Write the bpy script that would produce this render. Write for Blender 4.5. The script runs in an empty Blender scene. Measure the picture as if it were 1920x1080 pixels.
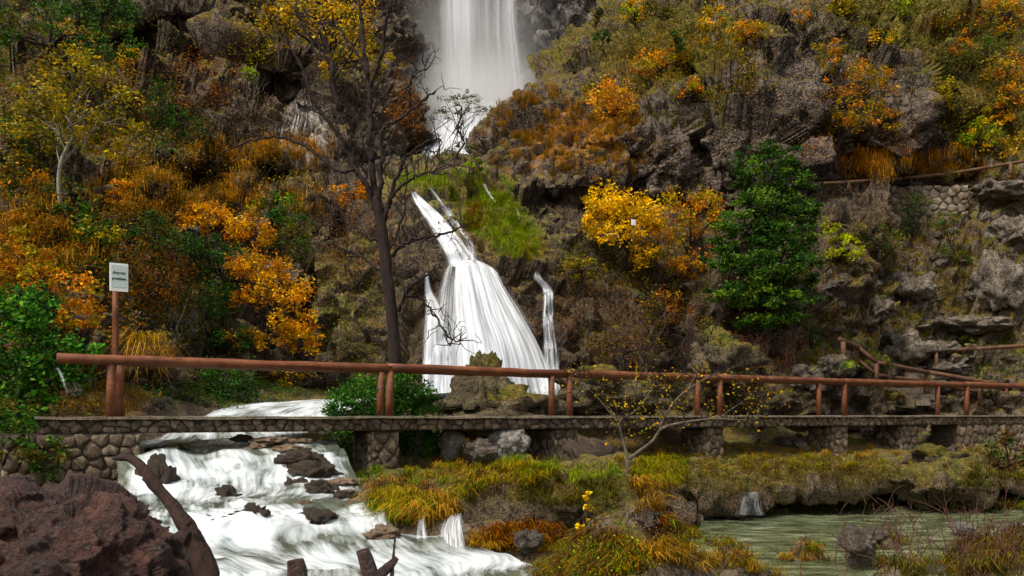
import bpy, math, random
import numpy as np
from mathutils import Vector
from mathutils.bvhtree import BVHTree

SC = bpy.context.scene
COL = SC.collection
RNG = np.random.default_rng(7)
random.seed(7)

# ------------------------------------------------------------------ camera, sky, sun, exposure
FPX, HOR, CZ = 1700.0, 776.0, 0.05
cam = bpy.data.cameras.new('camera')
cam.sensor_width = 36.0
cam.lens = 36.0 * FPX / 1920.0
cam.shift_y = (HOR - 540.0) / 1920.0
cam.clip_end = 600.0
cam_ob = bpy.data.objects.new('camera', cam)
cam_ob.location = (0, 0, CZ)
cam_ob.rotation_euler = (math.radians(90), 0, 0)
COL.objects.link(cam_ob)
SC.camera = cam_ob

SUN_EL, SUN_AZ = 55.0, 222.0          # azimuth clockwise from +Y (camera looks along +Y)
w = bpy.data.worlds.new('World')
SC.world = w
w.use_nodes = True
wn = w.node_tree
sky = wn.nodes.new('ShaderNodeTexSky')
sky.sky_type = 'NISHITA'
sky.sun_disc = False
sky.sun_elevation = math.radians(SUN_EL)
sky.sun_rotation = math.radians(SUN_AZ)
sky.dust_density = 4.0
hs = wn.nodes.new('ShaderNodeHueSaturation')          # overcast: the blue is greyed out of the whole sky
hs.inputs['Saturation'].default_value = 0.3
tn_ = wn.nodes.new('ShaderNodeMix'); tn_.data_type = 'RGBA'; tn_.blend_type = 'MULTIPLY'
tn_.inputs[0].default_value = 1.0; tn_.inputs[7].default_value = (1.0, 0.95, 0.87, 1)
wn.links.new(sky.outputs[0], hs.inputs['Color']); wn.links.new(hs.outputs[0], tn_.inputs[6])
wn.links.new(tn_.outputs[2], wn.nodes['Background'].inputs[0])
wn.nodes['Background'].inputs[1].default_value = 0.075
sl = bpy.data.lights.new('sun', 'SUN')
sl.energy = 1.5
sl.angle = math.radians(10)
sl.color = (1.0, 0.92, 0.79)
so = bpy.data.objects.new('sun', sl)
az, el = math.radians(SUN_AZ), math.radians(SUN_EL)
sd = Vector((math.sin(az) * math.cos(el), math.cos(az) * math.cos(el), math.sin(el)))
so.rotation_euler = sd.to_track_quat('Z', 'Y').to_euler()
so.location = sd * 60
COL.objects.link(so)
SC.view_settings.view_transform = 'Standard'
SC.view_settings.look = 'None'
SC.view_settings.gamma = 1.0
SC.view_settings.use_curve_mapping = False
SC.view_settings.exposure = 1.48
SC.render.engine = 'CYCLES'
SC.cycles.use_denoising = True
SC.cycles.max_bounces = 6
SC.cycles.diffuse_bounces = 3
SC.cycles.transparent_max_bounces = 16
SC.cycles.volume_bounces = 1

# ------------------------------------------------------------------ numeric helpers
def P(px, py, d):
    return np.array([(px - 960.0) / FPX * d, d, CZ + (HOR - py) / FPX * d])

def Pn(px, py, d):
    return np.stack([(px - 960.0) / FPX * d, d, CZ + (HOR - py) / FPX * d], -1)

def toPx(p):
    return 960.0 + FPX * p[..., 0] / p[..., 1], HOR - FPX * (p[..., 2] - CZ) / p[..., 1]

def _h(i, j, k, s):
    i = i.astype(np.int64); j = j.astype(np.int64); k = k.astype(np.int64)
    n = (i * 374761393 + j * 668265263 + k * 2147483647 + s * 1274126177) & 0xffffffff
    n = ((n ^ (n >> 13)) * 1274126177) & 0xffffffff
    n = ((n ^ (n >> 16)) * 2246822519) & 0xffffffff
    n = n ^ (n >> 15)
    return (n & 0xffffff) / float(0xffffff)

def vnoise(p, s=0):
    f = np.floor(p); t = p - f
    t = t * t * t * (t * (t * 6 - 15) + 10)
    x, y, z = f[..., 0], f[..., 1], f[..., 2]
    r = 0
    for a in (0, 1):
        wa = t[..., 0] if a else 1 - t[..., 0]
        for b in (0, 1):
            wb = t[..., 1] if b else 1 - t[..., 1]
            for c in (0, 1):
                wc = t[..., 2] if c else 1 - t[..., 2]
                r = r + wa * wb * wc * _h(x + a, y + b, z + c, s)
    return r * 2 - 1

def fbm(p, o=4, s=0, ridged=False):
    r, a, n = 0, 1.0, 0
    for k in range(o):
        v = vnoise(p, s + k * 17)
        if ridged:
            v = 1 - 2 * np.abs(v)
        r = r + a * v; n += a; a *= 0.5
        p = p * 2.03 + 11.3
    return r / n

def facet(p, s=0, tilt=0.9):
    """broken-rock relief: every cell is a tilted plane with its own offset"""
    f = np.floor(p); t = p - f
    best = np.full(p.shape[:-1], 9.0); out = np.zeros(p.shape[:-1])
    for a in (-1, 0, 1):
        for b in (-1, 0, 1):
            for c in (-1, 0, 1):
                x, y, z = f[..., 0] + a, f[..., 1] + b, f[..., 2] + c
                h1, h2, h3 = _h(x, y, z, s + 1), _h(x, y, z, s + 2), _h(x, y, z, s + 3)
                dx, dy, dz = a + h1 - t[..., 0], b + h2 - t[..., 1], c + h3 - t[..., 2]
                d = dx * dx + dy * dy + dz * dz
                g = _h(x, y, z, s + 4) * 2 - 1 + tilt * ((h2 - .5) * dx + (h3 - .5) * dy + (h1 - .5) * dz) * 2
                m = d < best
                best = np.where(m, d, best); out = np.where(m, g, out)
    return out

def crom(A, n):
    """Catmull-Rom resample of axis 0 to n samples"""
    k = A.shape[0]
    u = np.linspace(0, k - 1, n); i = np.minimum(u.astype(int), k - 2); t = (u - i)
    Ap = np.concatenate([2 * A[:1] - A[1:2], A, 2 * A[-1:] - A[-2:-1]], 0)
    sh = (-1,) + (1,) * (A.ndim - 1); t = t.reshape(sh)
    p0, p1, p2, p3 = Ap[i], Ap[i + 1], Ap[i + 2], Ap[i + 3]
    return .5 * (2 * p1 + (p2 - p0) * t + (2 * p0 - 5 * p1 + 4 * p2 - p3) * t * t + (3 * p1 - p0 - 3 * p2 + p3) * t ** 3)

def sst(a, b, x):
    t = np.clip((x - a) / (b - a), 0, 1)
    return t * t * (3 - 2 * t)

# ------------------------------------------------------------------ mesh helpers
def mesh_np(name, V, F, cols=None, uv=None, mat=None, smooth=True, parent=None, link=True):
    V = np.asarray(V, np.float32).reshape(-1, 3); F = np.asarray(F, np.int32)
    me = bpy.data.meshes.new(name)
    n, k = F.shape
    me.vertices.add(len(V)); me.vertices.foreach_set('co', V.ravel())
    me.loops.add(n * k); me.loops.foreach_set('vertex_index', F.ravel())
    me.polygons.add(n)
    me.polygons.foreach_set('loop_start', np.arange(0, n * k, k, dtype=np.int32))
    me.polygons.foreach_set('loop_total', np.full(n, k, np.int32))
    me.polygons.foreach_set('use_smooth', np.full(n, smooth, bool))
    if cols is not None:
        c = np.ones((len(V), 4), np.float32); c[:, :cols.shape[1]] = cols
        at = me.color_attributes.new('tint', 'FLOAT_COLOR', 'POINT')
        at.data.foreach_set('color', c.ravel())
    if uv is not None:
        ul = me.uv_layers.new(name='UVMap')
        ul.data.foreach_set('uv', np.asarray(uv, np.float32)[F.ravel()].ravel())
    me.update(calc_edges=True)
    if mat: me.materials.append(mat)
    ob = bpy.data.objects.new(name, me)
    if link: COL.objects.link(ob)
    if parent is not None: ob.parent = parent
    return ob

def grid_faces(nv, nu):
    a = np.arange(nv * nu).reshape(nv, nu)
    return np.stack([a[:-1, :-1], a[:-1, 1:], a[1:, 1:], a[1:, :-1]], -1).reshape(-1, 4)

def tag(o, label=None, cat=None, group=None, kind=None):
    if label: o['label'] = label
    if cat: o['category'] = cat
    if group: o['group'] = group
    if kind: o['kind'] = kind
    return o

def thing(name, label, cat, loc=(0, 0, 0), group=None):
    o = bpy.data.objects.new(name, None)
    o.empty_display_size = 0.2
    o.location = tuple(float(v) for v in loc)
    COL.objects.link(o)
    return tag(o, label, cat, group)

def put(o, root):
    """parent a mesh built in world coordinates under a thing"""
    o.parent = root
    o.matrix_parent_inverse.identity()
    o.location = -root.location
    return o

def smooth_line(pts, k=5):
    pts = np.asarray(pts, float)
    return crom(pts, (len(pts) - 1) * k + 1) if len(pts) > 2 else pts

class MB:
    """collects triangles/quads of tubes etc."""
    def __init__(self): self.V, self.F, self.n = [], [], 0
    def add(self, V, F):
        self.V.append(np.asarray(V, float)); self.F.append(np.asarray(F, int) + self.n); self.n += len(V)
    def tube(self, pts, rad, sides=7, bump=0.0, seed=0, cap=True):
        pts = np.asarray(pts, float); rad = np.asarray(rad, float) * np.ones(len(pts))
        t = np.gradient(pts, axis=0); t /= np.linalg.norm(t, axis=1, keepdims=True) + 1e-9
        ref = np.array([0.31, 0.95, 0.05]) if abs(t[0] @ np.array([0.31, 0.95, 0.05])) < .9 else np.array([0, 0, 1.])
        a = np.cross(t, ref); a /= np.linalg.norm(a, axis=1, keepdims=True) + 1e-9
        b = np.cross(t, a)
        th = np.linspace(0, 2 * np.pi, sides, endpoint=False)
        ring = a[:, None] * np.cos(th)[None, :, None] + b[:, None] * np.sin(th)[None, :, None]
        r = rad[:, None]
        if bump:
            r = r * (1 + bump * fbm((pts[:, None] + ring * rad[:, None, None]) * (0.5 / max(rad.max(), .02)) + seed, 3, seed))
        V = pts[:, None] + ring * np.broadcast_to(r, ring.shape[:2])[..., None]
        m = len(pts)
        i = np.arange(m - 1)[:, None] * sides + np.arange(sides)[None]
        j = np.arange(m - 1)[:, None] * sides + (np.arange(sides)[None] + 1) % sides
        F = np.stack([i, j, j + sides, i + sides], -1).reshape(-1, 4)
        V = V.reshape(-1, 3)
        if cap:
            V = np.concatenate([V, pts[:1], pts[-1:]]); c0, c1 = len(V) - 2, len(V) - 1
            k = np.arange(sides); k2 = (k + 1) % sides
            F = np.concatenate([F, np.stack([k2, k, np.full(sides, c0), np.full(sides, c0)], -1),
                                np.stack([k + (m - 1) * sides, k2 + (m - 1) * sides, np.full(sides, c1), np.full(sides, c1)], -1)])
        self.add(V, F)
    def build(self, name, mat, root=None, smooth=True):
        V = np.concatenate(self.V); F = np.concatenate(self.F)
        tri = F[:, 2] == F[:, 3]
        me = bpy.data.meshes.new(name)
        lt = np.where(tri, 3, 4).astype(np.int32)
        loops = F.ravel()[(np.arange(4)[None] < lt[:, None]).ravel()]
        me.vertices.add(len(V)); me.vertices.foreach_set('co', V.astype(np.float32).ravel())
        me.loops.add(len(loops)); me.loops.foreach_set('vertex_index', loops.astype(np.int32))
        me.polygons.add(len(F)); st = np.concatenate([[0], np.cumsum(lt)[:-1]]).astype(np.int32)
        me.polygons.foreach_set('loop_start', st); me.polygons.foreach_set('loop_total', lt)
        me.polygons.foreach_set('use_smooth', np.full(len(F), smooth, bool))
        me.update(calc_edges=True)
        if mat: me.materials.append(mat)
        ob = bpy.data.objects.new(name, me); COL.objects.link(ob)
        if root is not None: put(ob, root)
        return ob

# ------------------------------------------------------------------ materials
class NT:
    def __init__(self, name):
        self.m = bpy.data.materials.new(name); self.m.use_nodes = True
        self.t = self.m.node_tree; self.t.nodes.clear()
        self.out = self.n('ShaderNodeOutputMaterial')
    def n(self, typ, **kw):
        nd = self.t.nodes.new(typ)
        for k, v in kw.items(): setattr(nd, k, v)
        return nd
    def set(self, nd, **kw):
        for k, v in kw.items():
            s = nd.inputs[k.replace('_', ' ')]
            if isinstance(v, bpy.types.NodeSocket): self.t.links.new(v, s)
            else: s.default_value = v
        return nd
    def lk(self, a, b): self.t.links.new(a, b)
    def coord(self, scale=(1, 1, 1), which='Object'):
        c = self.n('ShaderNodeTexCoord'); m = self.n('ShaderNodeMapping')
        m.inputs['Scale'].default_value = scale
        self.lk(c.outputs[which], m.inputs[0]); return m.outputs[0]
    def noise(self, vec, scale, detail=5, rough=.6, out=0):
        nd = self.n('ShaderNodeTexNoise'); self.set(nd, Scale=scale, Detail=detail, Roughness=rough)
        self.lk(vec, nd.inputs['Vector']); return nd.outputs[out]
    def ramp(self, fac, stops):
        r = self.n('ShaderNodeValToRGB'); e = r.color_ramp.elements
        while len(e) < len(stops): e.new(.5)
        for q, (p, c) in zip(e, stops):
            q.position = p; q.color = (*c, 1) if len(c) == 3 else c
        self.lk(fac, r.inputs[0]); return r.outputs[0]
    def mix(self, fac, a, b, mode='MIX'):
        m = self.n('ShaderNodeMix', data_type='RGBA', blend_type=mode)
        for v, s in ((fac, m.inputs[0]), (a, m.inputs[6]), (b, m.inputs[7])):
            if isinstance(v, bpy.types.NodeSocket): self.lk(v, s)
            elif isinstance(v, tuple): s.default_value = (*v, 1)
            else: s.default_value = v
        return m.outputs[2]
    def math(self, op, a, b=0.0, clamp=False):
        m = self.n('ShaderNodeMath', operation=op, use_clamp=clamp)
        for v, s in ((a, m.inputs[0]), (b, m.inputs[1])):
            if isinstance(v, bpy.types.NodeSocket): self.lk(v, s)
            else: s.default_value = v
        return m.outputs[0]
    def bump(self, h, strength, dist, nrm=None):
        b = self.n('ShaderNodeBump'); self.set(b, Strength=strength, Distance=dist, Height=h)
        if nrm is not None: self.lk(nrm, b.inputs['Normal'])
        return b.outputs[0]
    def bsdf(self, col, rough=.8, nrm=None, spec=.3):
        b = self.n('ShaderNodeBsdfPrincipled')
        for k, v in (('Base Color', col), ('Roughness', rough), ('Specular IOR Level', spec)):
            if isinstance(v, bpy.types.NodeSocket): self.lk(v, b.inputs[k])
            else: b.inputs[k].default_value = (*v, 1) if isinstance(v, tuple) else v
        if nrm is not None: self.lk(nrm, b.inputs['Normal'])
        return b.outputs[0]
    def done(self, sh): self.lk(sh, self.out.inputs[0]); return self.m

def rock_mat(name, dark, mid, light, scale=1.0, wet=0.0, stretch=(1, 1, 1)):
    """rock; vertex tint: r = grass/moss cover, g = orange litter, b = pale calcite, with broken edges"""
    T = NT(name); v = T.coord(stretch)
    n1 = T.noise(v, .55 * scale, 8, .68); n2 = T.noise(v, 3.2 * scale, 7, .7); n3 = T.noise(v, 14 * scale, 4, .65)
    base = T.ramp(n1, [(.3, dark), (.48, mid), (.68, light)])
    base = T.mix(T.ramp(n2, [(.36, (1, 1, 1)), (.52, (0, 0, 0))]), base, dark)
    base = T.mix(T.ramp(n3, [(.5, (0, 0, 0)), (.64, (.85, .85, .85))]), base, light)
    vo = T.n('ShaderNodeTexVoronoi', feature='DISTANCE_TO_EDGE'); T.set(vo, Scale=1.7 * scale)
    wv = T.mix(.7, v, T.noise(v, 1.3 * scale, 4, .6, 1), 'ADD'); T.lk(wv, vo.inputs['Vector'])
    crack = T.ramp(T.math('ADD', vo.outputs['Distance'], T.math('MULTIPLY', n3, .25)), [(.10, (1, 1, 1)), (.17, (0, 0, 0))])
    base = T.mix(T.math('MULTIPLY', crack, .8), base, tuple(c * .45 for c in dark))
    at = T.n('ShaderNodeAttribute', attribute_name='tint'); sp = T.n('ShaderNodeSeparateColor'); T.lk(at.outputs['Color'], sp.inputs[0])
    gn = T.noise(v, 6, 6, .75); gn2 = T.noise(v, 1.1, 4, .6)
    grass = T.ramp(gn, [(.3, (.018, .028, .006)), (.44, (.07, .085, .014)), (.56, (.18, .15, .024)), (.7, (.32, .23, .05))])
    grass = T.mix(T.ramp(gn2, [(.4, (0, 0, 0)), (.65, (.8, .8, .8))]), grass, (.16, .09, .03))
    lit = T.ramp(gn, [(.3, (.05, .024, .01)), (.45, (.22, .09, .018)), (.58, (.46, .21, .035)), (.72, (.6, .35, .09))])
    brk = T.math('SUBTRACT', T.noise(v, 2.6, 6, .75), .5)
    def cover(ch): return T.ramp(T.math('ADD', T.math('MULTIPLY', brk, 1.6), ch), [(.4, (0, 0, 0)), (.6, (1, 1, 1))])
    pale = T.ramp(n2, [(.3, (.16, .13, .11)), (.6, (.5, .46, .42))])
    base = T.mix(cover(sp.outputs[2]), base, pale)
    base = T.mix(cover(sp.outputs[0]), base, grass)
    base = T.mix(cover(sp.outputs[1]), base, lit)
    h = T.math('ADD', T.math('MULTIPLY', n2, 1.0), T.math('MULTIPLY', n3, .4))
    h = T.math('SUBTRACT', h, T.math('MULTIPLY', crack, .5))
    nrm = T.bump(h, 1.0, .3 / scale)
    return T.done(T.bsdf(base, .9 - wet, nrm, .12 + wet))

def leaf_mat(name, trans=.35, rough=.5):
    T = NT(name); at = T.n('ShaderNodeAttribute', attribute_name='tint')
    hs_ = T.n('ShaderNodeHueSaturation'); hs_.inputs['Saturation'].default_value = 1.12; T.lk(at.outputs['Color'], hs_.inputs['Color'])
    p = T.bsdf(hs_.outputs[0], rough, None, .14)
    tr = T.n('ShaderNodeBsdfTranslucent'); T.lk(hs_.outputs[0], tr.inputs[0])
    mx = T.n('ShaderNodeMixShader'); mx.inputs[0].default_value = trans
    T.lk(p, mx.inputs[1]); T.lk(tr.outputs[0], mx.inputs[2])
    return T.done(mx.outputs[0])

def bark_mat(name, a, b, scale=9, moss=None):
    T = NT(name); v = T.coord((1, 1, .35)); n = T.noise(v, scale, 6, .7); n2 = T.noise(v, scale * 4, 4, .6)
    c = T.ramp(n, [(.3, a), (.65, b)])
    if moss: c = T.mix(T.ramp(T.noise(v, 2.3, 5, .7), [(.5, (0, 0, 0)), (.66, (1, 1, 1))]), c, moss)
    return T.done(T.bsdf(c, .85, T.bump(T.math('ADD', n, T.math('MULTIPLY', n2, .5)), .8, .03), .25))

M = {}
M['rock_left'] = rock_mat('rock_left', (.025, .018, .014), (.085, .062, .046), (.25, .195, .15))
M['rock_right'] = rock_mat('rock_right', (.016, .012, .01), (.075, .056, .044), (.27, .215, .175), .95)
M['rock_wet'] = rock_mat('rock_wet', (.013, .009, .006), (.05, .034, .021), (.13, .09, .056), 1.2, .15, (1, 1, .45))
M['rock_far'] = rock_mat('rock_far', (.05, .043, .043), (.13, .11, .105), (.34, .31, .29), .55, .0, (1, 1, .45))
M['rock_slope'] = rock_mat('rock_slope', (.03, .022, .016), (.12, .088, .062), (.3, .235, .18), 1.6)
M['bed'] = rock_mat('bed', (.03, .022, .014), (.11, .078, .045), (.24, .18, .115), 2.2, .15)
M['boulder'] = rock_mat('boulder', (.035, .028, .022), (.15, .12, .095), (.36, .31, .26), 2.0)
M['boulder_mossy'] = rock_mat('boulder_mossy', (.028, .022, .013), (.1, .08, .045), (.22, .18, .11), 2.5)
M['boulder_wet'] = rock_mat('boulder_wet', (.012, .009, .007), (.05, .033, .021), (.13, .085, .05), 4.0, .3)
M['boulder_tan'] = rock_mat('boulder_tan', (.15, .09, .055), (.36, .24, .15), (.55, .42, .3), 2.5, .3)
M['boulder_pale'] = rock_mat('boulder_pale', (.08, .07, .06), (.3, .27, .24), (.6, .57, .53), 3.0)
M['leaf'] = leaf_mat('leaf')
M['ivy'] = leaf_mat('ivy', .2, .3)
M['grass'] = leaf_mat('grass', .3, .6)
M['bark_dark'] = bark_mat('bark_dark', (.004, .003, .003), (.028, .016, .013), 13)
M['bark_pale'] = bark_mat('bark_pale', (.1, .09, .07), (.34, .31, .26), 12)
M['bark_grey'] = bark_mat('bark_grey', (.03, .025, .02), (.15, .125, .095), 14, (.07, .07, .02))
M['twig'] = bark_mat('twig', (.04, .018, .014), (.12, .055, .04), 14)

def wood_mat():
    T = NT('stained_log'); v = T.coord((1, 1, 1)); n = T.noise(v, 2.5, 6, .65); n2 = T.noise(T.coord((4, 4, .6)), 16, 5, .7)
    c = T.ramp(n, [(.3, (.06, .016, .005)), (.5, (.14, .04, .011)), (.7, (.22, .078, .028))])
    c = T.mix(T.ramp(n2, [(.52, (0, 0, 0)), (.7, (.65, .65, .65))]), c, (.06, .02, .012))
    c = T.mix(T.ramp(T.noise(v, 6, 4, .6), [(.62, (0, 0, 0)), (.78, (.5, .5, .5))]), c, (.22, .11, .06))
    tc = T.n('ShaderNodeTexCoord'); mp = T.n('ShaderNodeMapping'); mp.inputs['Rotation'].default_value = (0, 0, -.553); T.lk(tc.outputs['Object'], mp.inputs[0])
    m2 = T.n('ShaderNodeMapping'); m2.inputs['Scale'].default_value = (.8, 22, 22); T.lk(mp.outputs[0], m2.inputs[0])
    g = T.noise(m2.outputs[0], 1.0, 4, .6)
    c = T.mix(T.ramp(g, [(.5, (0, 0, 0)), (.66, (.8, .8, .8))]), c, (.05, .018, .01))
    c = T.mix(T.ramp(T.noise(v, 1.1, 4, .6), [(.5, (0, 0, 0)), (.7, (.55, .55, .55))]), c, (.12, .07, .04))
    return T.done(T.bsdf(c, .6, T.bump(T.math('SUBTRACT', n2, g), .5, .02), .3))
M['log'] = wood_mat()

def oldwood_mat():
    T = NT('weathered_log'); v = T.coord((1, 1, 1)); n = T.noise(v, 5, 6, .65)
    c = T.ramp(n, [(.3, (.035, .018, .01)), (.7, (.14, .065, .034))])
    return T.done(T.bsdf(c, .7, T.bump(n, .4, .012), .3))
M['oldlog'] = oldwood_mat()

def stone_mat(name, cols, sc=6):
    T = NT(name); v = T.coord(); oi = T.n('ShaderNodeObjectInfo')
    n = T.noise(v, sc, 6, .7); n2 = T.noise(v, sc * 4, 5, .65)
    c = T.ramp(n, [(.28, cols[0]), (.5, cols[1]), (.72, cols[2])])
    hv = T.n('ShaderNodeHueSaturation'); T.lk(c, hv.inputs['Color'])
    T.lk(T.math('ADD', T.math('MULTIPLY', oi.outputs['Random'], .9), .5), hv.inputs['Value'])
    T.lk(T.math('ADD', T.math('MULTIPLY', oi.outputs['Random'], .03), .485), hv.inputs['Hue'])
    c = T.mix(T.ramp(n2, [(.52, (0, 0, 0)), (.68, (.85, .85, .85))]), hv.outputs[0], (.03, .022, .015))
    c = T.mix(T.ramp(T.noise(v, 2.2, 6, .75), [(.54, (0, 0, 0)), (.68, (.8, .8, .8))]), c, (.06, .055, .016))
    return T.done(T.bsdf(c, .88, T.bump(T.math('ADD', n, T.math('MULTIPLY', n2, .9)), 1.0, .07), .25))
M['masonry'] = stone_mat('masonry', ((.06, .043, .03), (.21, .155, .11), (.46, .37, .28)), 9)
M['mortar'] = stone_mat('mortar', ((.045, .034, .025), (.1, .076, .056), (.19, .15, .115)), 9)
M['cap'] = stone_mat('cap', ((.08, .064, .045), (.2, .16, .12), (.34, .28, .22)), 5)
M['drystone'] = stone_mat('drystone', ((.07, .052, .04), (.2, .155, .12), (.4, .33, .27)), 4)

def red_mat():
    T = NT('rotten_wood'); v = T.coord((1, 1, 1.4)); n = T.noise(v, 2.6, 9, .7); n2 = T.noise(v, 13, 7, .7); n3 = T.noise(v, 42, 4, .6)
    c = T.ramp(n, [(.3, (.012, .005, .0045)), (.47, (.045, .016, .012)), (.6, (.085, .03, .02)), (.75, (.16, .065, .038))])
    c = T.mix(T.ramp(n2, [(.38, (.9, .9, .9)), (.52, (0, 0, 0))]), c, (.014, .006, .006))
    c = T.mix(T.ramp(n3, [(.56, (0, 0, 0)), (.72, (.6, .6, .6))]), c, (.18, .08, .052))
    return T.done(T.bsdf(c, T.ramp(n2, [(.4, (.35,) * 3), (.6, (.75,) * 3)]), T.bump(T.math('ADD', T.math('MULTIPLY', n2, 1.0), T.math('MULTIPLY', n3, .35)), 1.0, .09), .45))
M['red'] = red_mat()

M['root'] = bark_mat('root_wood', (.008, .004, .004), (.04, .019, .014), 16)
def fall_mat(name, su, sv, lo=.12, hi=.8, base=(.83, .88, .96), k=2.0):
    """silky falling water: streaks along the flow (UV in metres), tint.r = how much water there is"""
    T = NT(name); n = T.noise(T.coord((su, sv, 1), 'UV'), 1.0, 4, .6); n2 = T.noise(T.coord((su * 4.3, sv * 1.3, 1), 'UV'), 1.0, 3, .5)
    at = T.n('ShaderNodeAttribute', attribute_name='tint'); sp = T.n('ShaderNodeSeparateColor'); T.lk(at.outputs['Color'], sp.inputs[0])
    s = T.math('ADD', T.math('MULTIPLY', n, .6), T.math('MULTIPLY', n2, .4))
    a = T.math('ADD', T.math('MULTIPLY', T.math('SUBTRACT', s, .5), k), sp.outputs[0])
    al = T.ramp(a, [(lo, (0, 0, 0)), (hi, (1, 1, 1))])
    al = T.math('MULTIPLY', al, T.math('MULTIPLY', sp.outputs[0], 2.2, True))
    col = T.ramp(s, [(.36, tuple(b * .5 for b in base)), (.48, tuple(b * .78 for b in base)), (.6, base)])
    d = T.n('ShaderNodeBsdfDiffuse'); T.lk(col, d.inputs[0])
    tl = T.n('ShaderNodeBsdfTranslucent'); T.lk(col, tl.inputs[0])
    m1 = T.n('ShaderNodeMixShader'); m1.inputs[0].default_value = .3; T.lk(d.outputs[0], m1.inputs[1]); T.lk(tl.outputs[0], m1.inputs[2])
    tr = T.n('ShaderNodeBsdfTransparent'); m2 = T.n('ShaderNodeMixShader')
    T.lk(al, m2.inputs[0]); T.lk(tr.outputs[0], m2.inputs[1]); T.lk(m1.outputs[0], m2.inputs[2])
    return T.done(m2.outputs[0])
M['fall'] = fall_mat('falling_water', 4.0, .22, .1, .95, (.83, .88, .96), 2.8)
M['fall_far'] = fall_mat('falling_water_far', .8, .03, .05, 1.0, (.74, .78, .86), 1.6)
M['rill'] = fall_mat('rill_water', 13, 1.0)

def river_mat():
    T = NT('river_water'); uv = T.coord((3.2, .8, 1), 'UV'); n = T.noise(uv, 1.0, 5, .6); nf = T.noise(T.coord((13, 1.1, 1), 'UV'), 1.0, 4, .6)
    at = T.n('ShaderNodeAttribute', attribute_name='tint'); sp = T.n('ShaderNodeSeparateColor'); T.lk(at.outputs['Color'], sp.inputs[0])
    s = T.math('ADD', T.math('MULTIPLY', n, .6), T.math('MULTIPLY', nf, .4))
    f = T.math('ADD', sp.outputs[0], T.math('MULTIPLY', T.math('SUBTRACT', s, .5), 1.7))
    foam = T.ramp(f, [(.02, (0, 0, 0)), (.4, (.6, .6, .6)), (.85, (.95, .95, .95))])
    wcol = T.ramp(s, [(.35, (.07, .09, .065)), (.6, (.24, .28, .23))])
    clear = T.bsdf(wcol, .12, T.bump(n, .25, .05), .5)
    tr = T.n('ShaderNodeBsdfTransparent'); tr.inputs[0].default_value = (.8, .86, .8, 1)
    m0 = T.n('ShaderNodeMixShader'); m0.inputs[0].default_value = .45; T.lk(clear, m0.inputs[1]); T.lk(tr.outputs[0], m0.inputs[2])
    white = T.ramp(s, [(.32, (.34, .41, .46)), (.44, (.54, .61, .67)), (.56, (.68, .73, .79)), (.7, (.76, .8, .85))])
    d = T.n('ShaderNodeBsdfDiffuse'); T.lk(white, d.inputs[0]); T.lk(T.bump(s, .2, .05), d.inputs['Normal'])
    m1 = T.n('ShaderNodeMixShader'); T.lk(foam, m1.inputs[0]); T.lk(m0.outputs[0], m1.inputs[1]); T.lk(d.outputs[0], m1.inputs[2])
    return T.done(m1.outputs[0])
M['river'] = river_mat()

def pool_mat():
    T = NT('pool_water'); v = T.coord((1, 2.2, 1)); n = T.noise(v, 2.2, 5, .6); n2 = T.noise(v, .9, 4, .6)
    c = T.ramp(n, [(.35, (.06, .085, .035)), (.5, (.17, .21, .1)), (.64, (.38, .41, .27))])
    p = T.bsdf(c, .1, T.bump(n, .5, .06), .6)
    tr = T.n('ShaderNodeBsdfTransparent'); tr.inputs[0].default_value = (.75, .8, .66, 1)
    m0 = T.n('ShaderNodeMixShader'); T.lk(T.ramp(n2, [(.4, (.2,) * 3), (.6, (.6,) * 3)]), m0.inputs[0]); T.lk(p, m0.inputs[1]); T.lk(tr.outputs[0], m0.inputs[2])
    return T.done(m0.outputs[0])
M['pool'] = pool_mat()

def flat_mat(name, c, rough=.5):
    T = NT(name); n = T.noise(T.coord(), 30, 4, .6)
    return T.done(T.bsdf(T.mix(T.math('MULTIPLY', n, .25), c, tuple(x * .6 for x in c)), rough))
M['white'] = flat_mat('white_board', (.78, .8, .82), .35)
M['panel'] = flat_mat('pale_panel', (.5, .6, .6), .4)
M['ink'] = flat_mat('dark_print', (.02, .025, .03), .6)

# ------------------------------------------------------------------ terrain
SURF_V, SURF_F, SURF_N = [], [], 0
def register(V, nv, nu, step=2):
    global SURF_N
    G = V.reshape(nv, nu, 3)[::step, ::step]
    SURF_V.append(G.reshape(-1, 3)); SURF_F.append(grid_faces(G.shape[0], G.shape[1]) + SURF_N); SURF_N += G.shape[0] * G.shape[1]

# where the ground cover grows: (px, py, rx, ry, channel 0 grass / 1 orange litter / 2 calcite, weight)
COVER = [(60, 480, 170, 110, 1, .5), (300, 520, 120, 90, 1, .35), (350, 380, 160, 70, 1, .35), (470, 330, 140, 50, 1, .2), (250, 340, 120, 60, 0, .3),
         (100, 60, 220, 90, 0, .35), (565, 245, 42, 55, 2, 1.3), (600, 300, 60, 40, 2, .35), (770, 210, 40, 90, 1, .4), (650, 560, 90, 130, 0, .3),
         (760, 340, 60, 30, 0, .9), (900, 345, 60, 30, 0, .8), (900, 400, 70, 50, 0, .9), (960, 440, 50, 40, 0, .9),
         (1050, 240, 130, 70, 1, .6), (1040, 315, 160, 45, 1, .4), (1180, 230, 60, 100, 1, .4), (1290, 130, 130, 70, 0, .45), (1250, 60, 160, 60, 0, .3), (1700, 40, 200, 60, 0, .45),
         (1860, 200, 110, 120, 0, .4), (1600, 170, 100, 100, 1, .25), (1680, 310, 140, 30, 1, .6), (1870, 260, 80, 50, 0, .5),
         (1700, 600, 170, 90, 0, .35), (1850, 450, 100, 90, 0, .4), (1880, 690, 90, 40, 1, .2), (1600, 470, 80, 60, 0, .2)]
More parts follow.
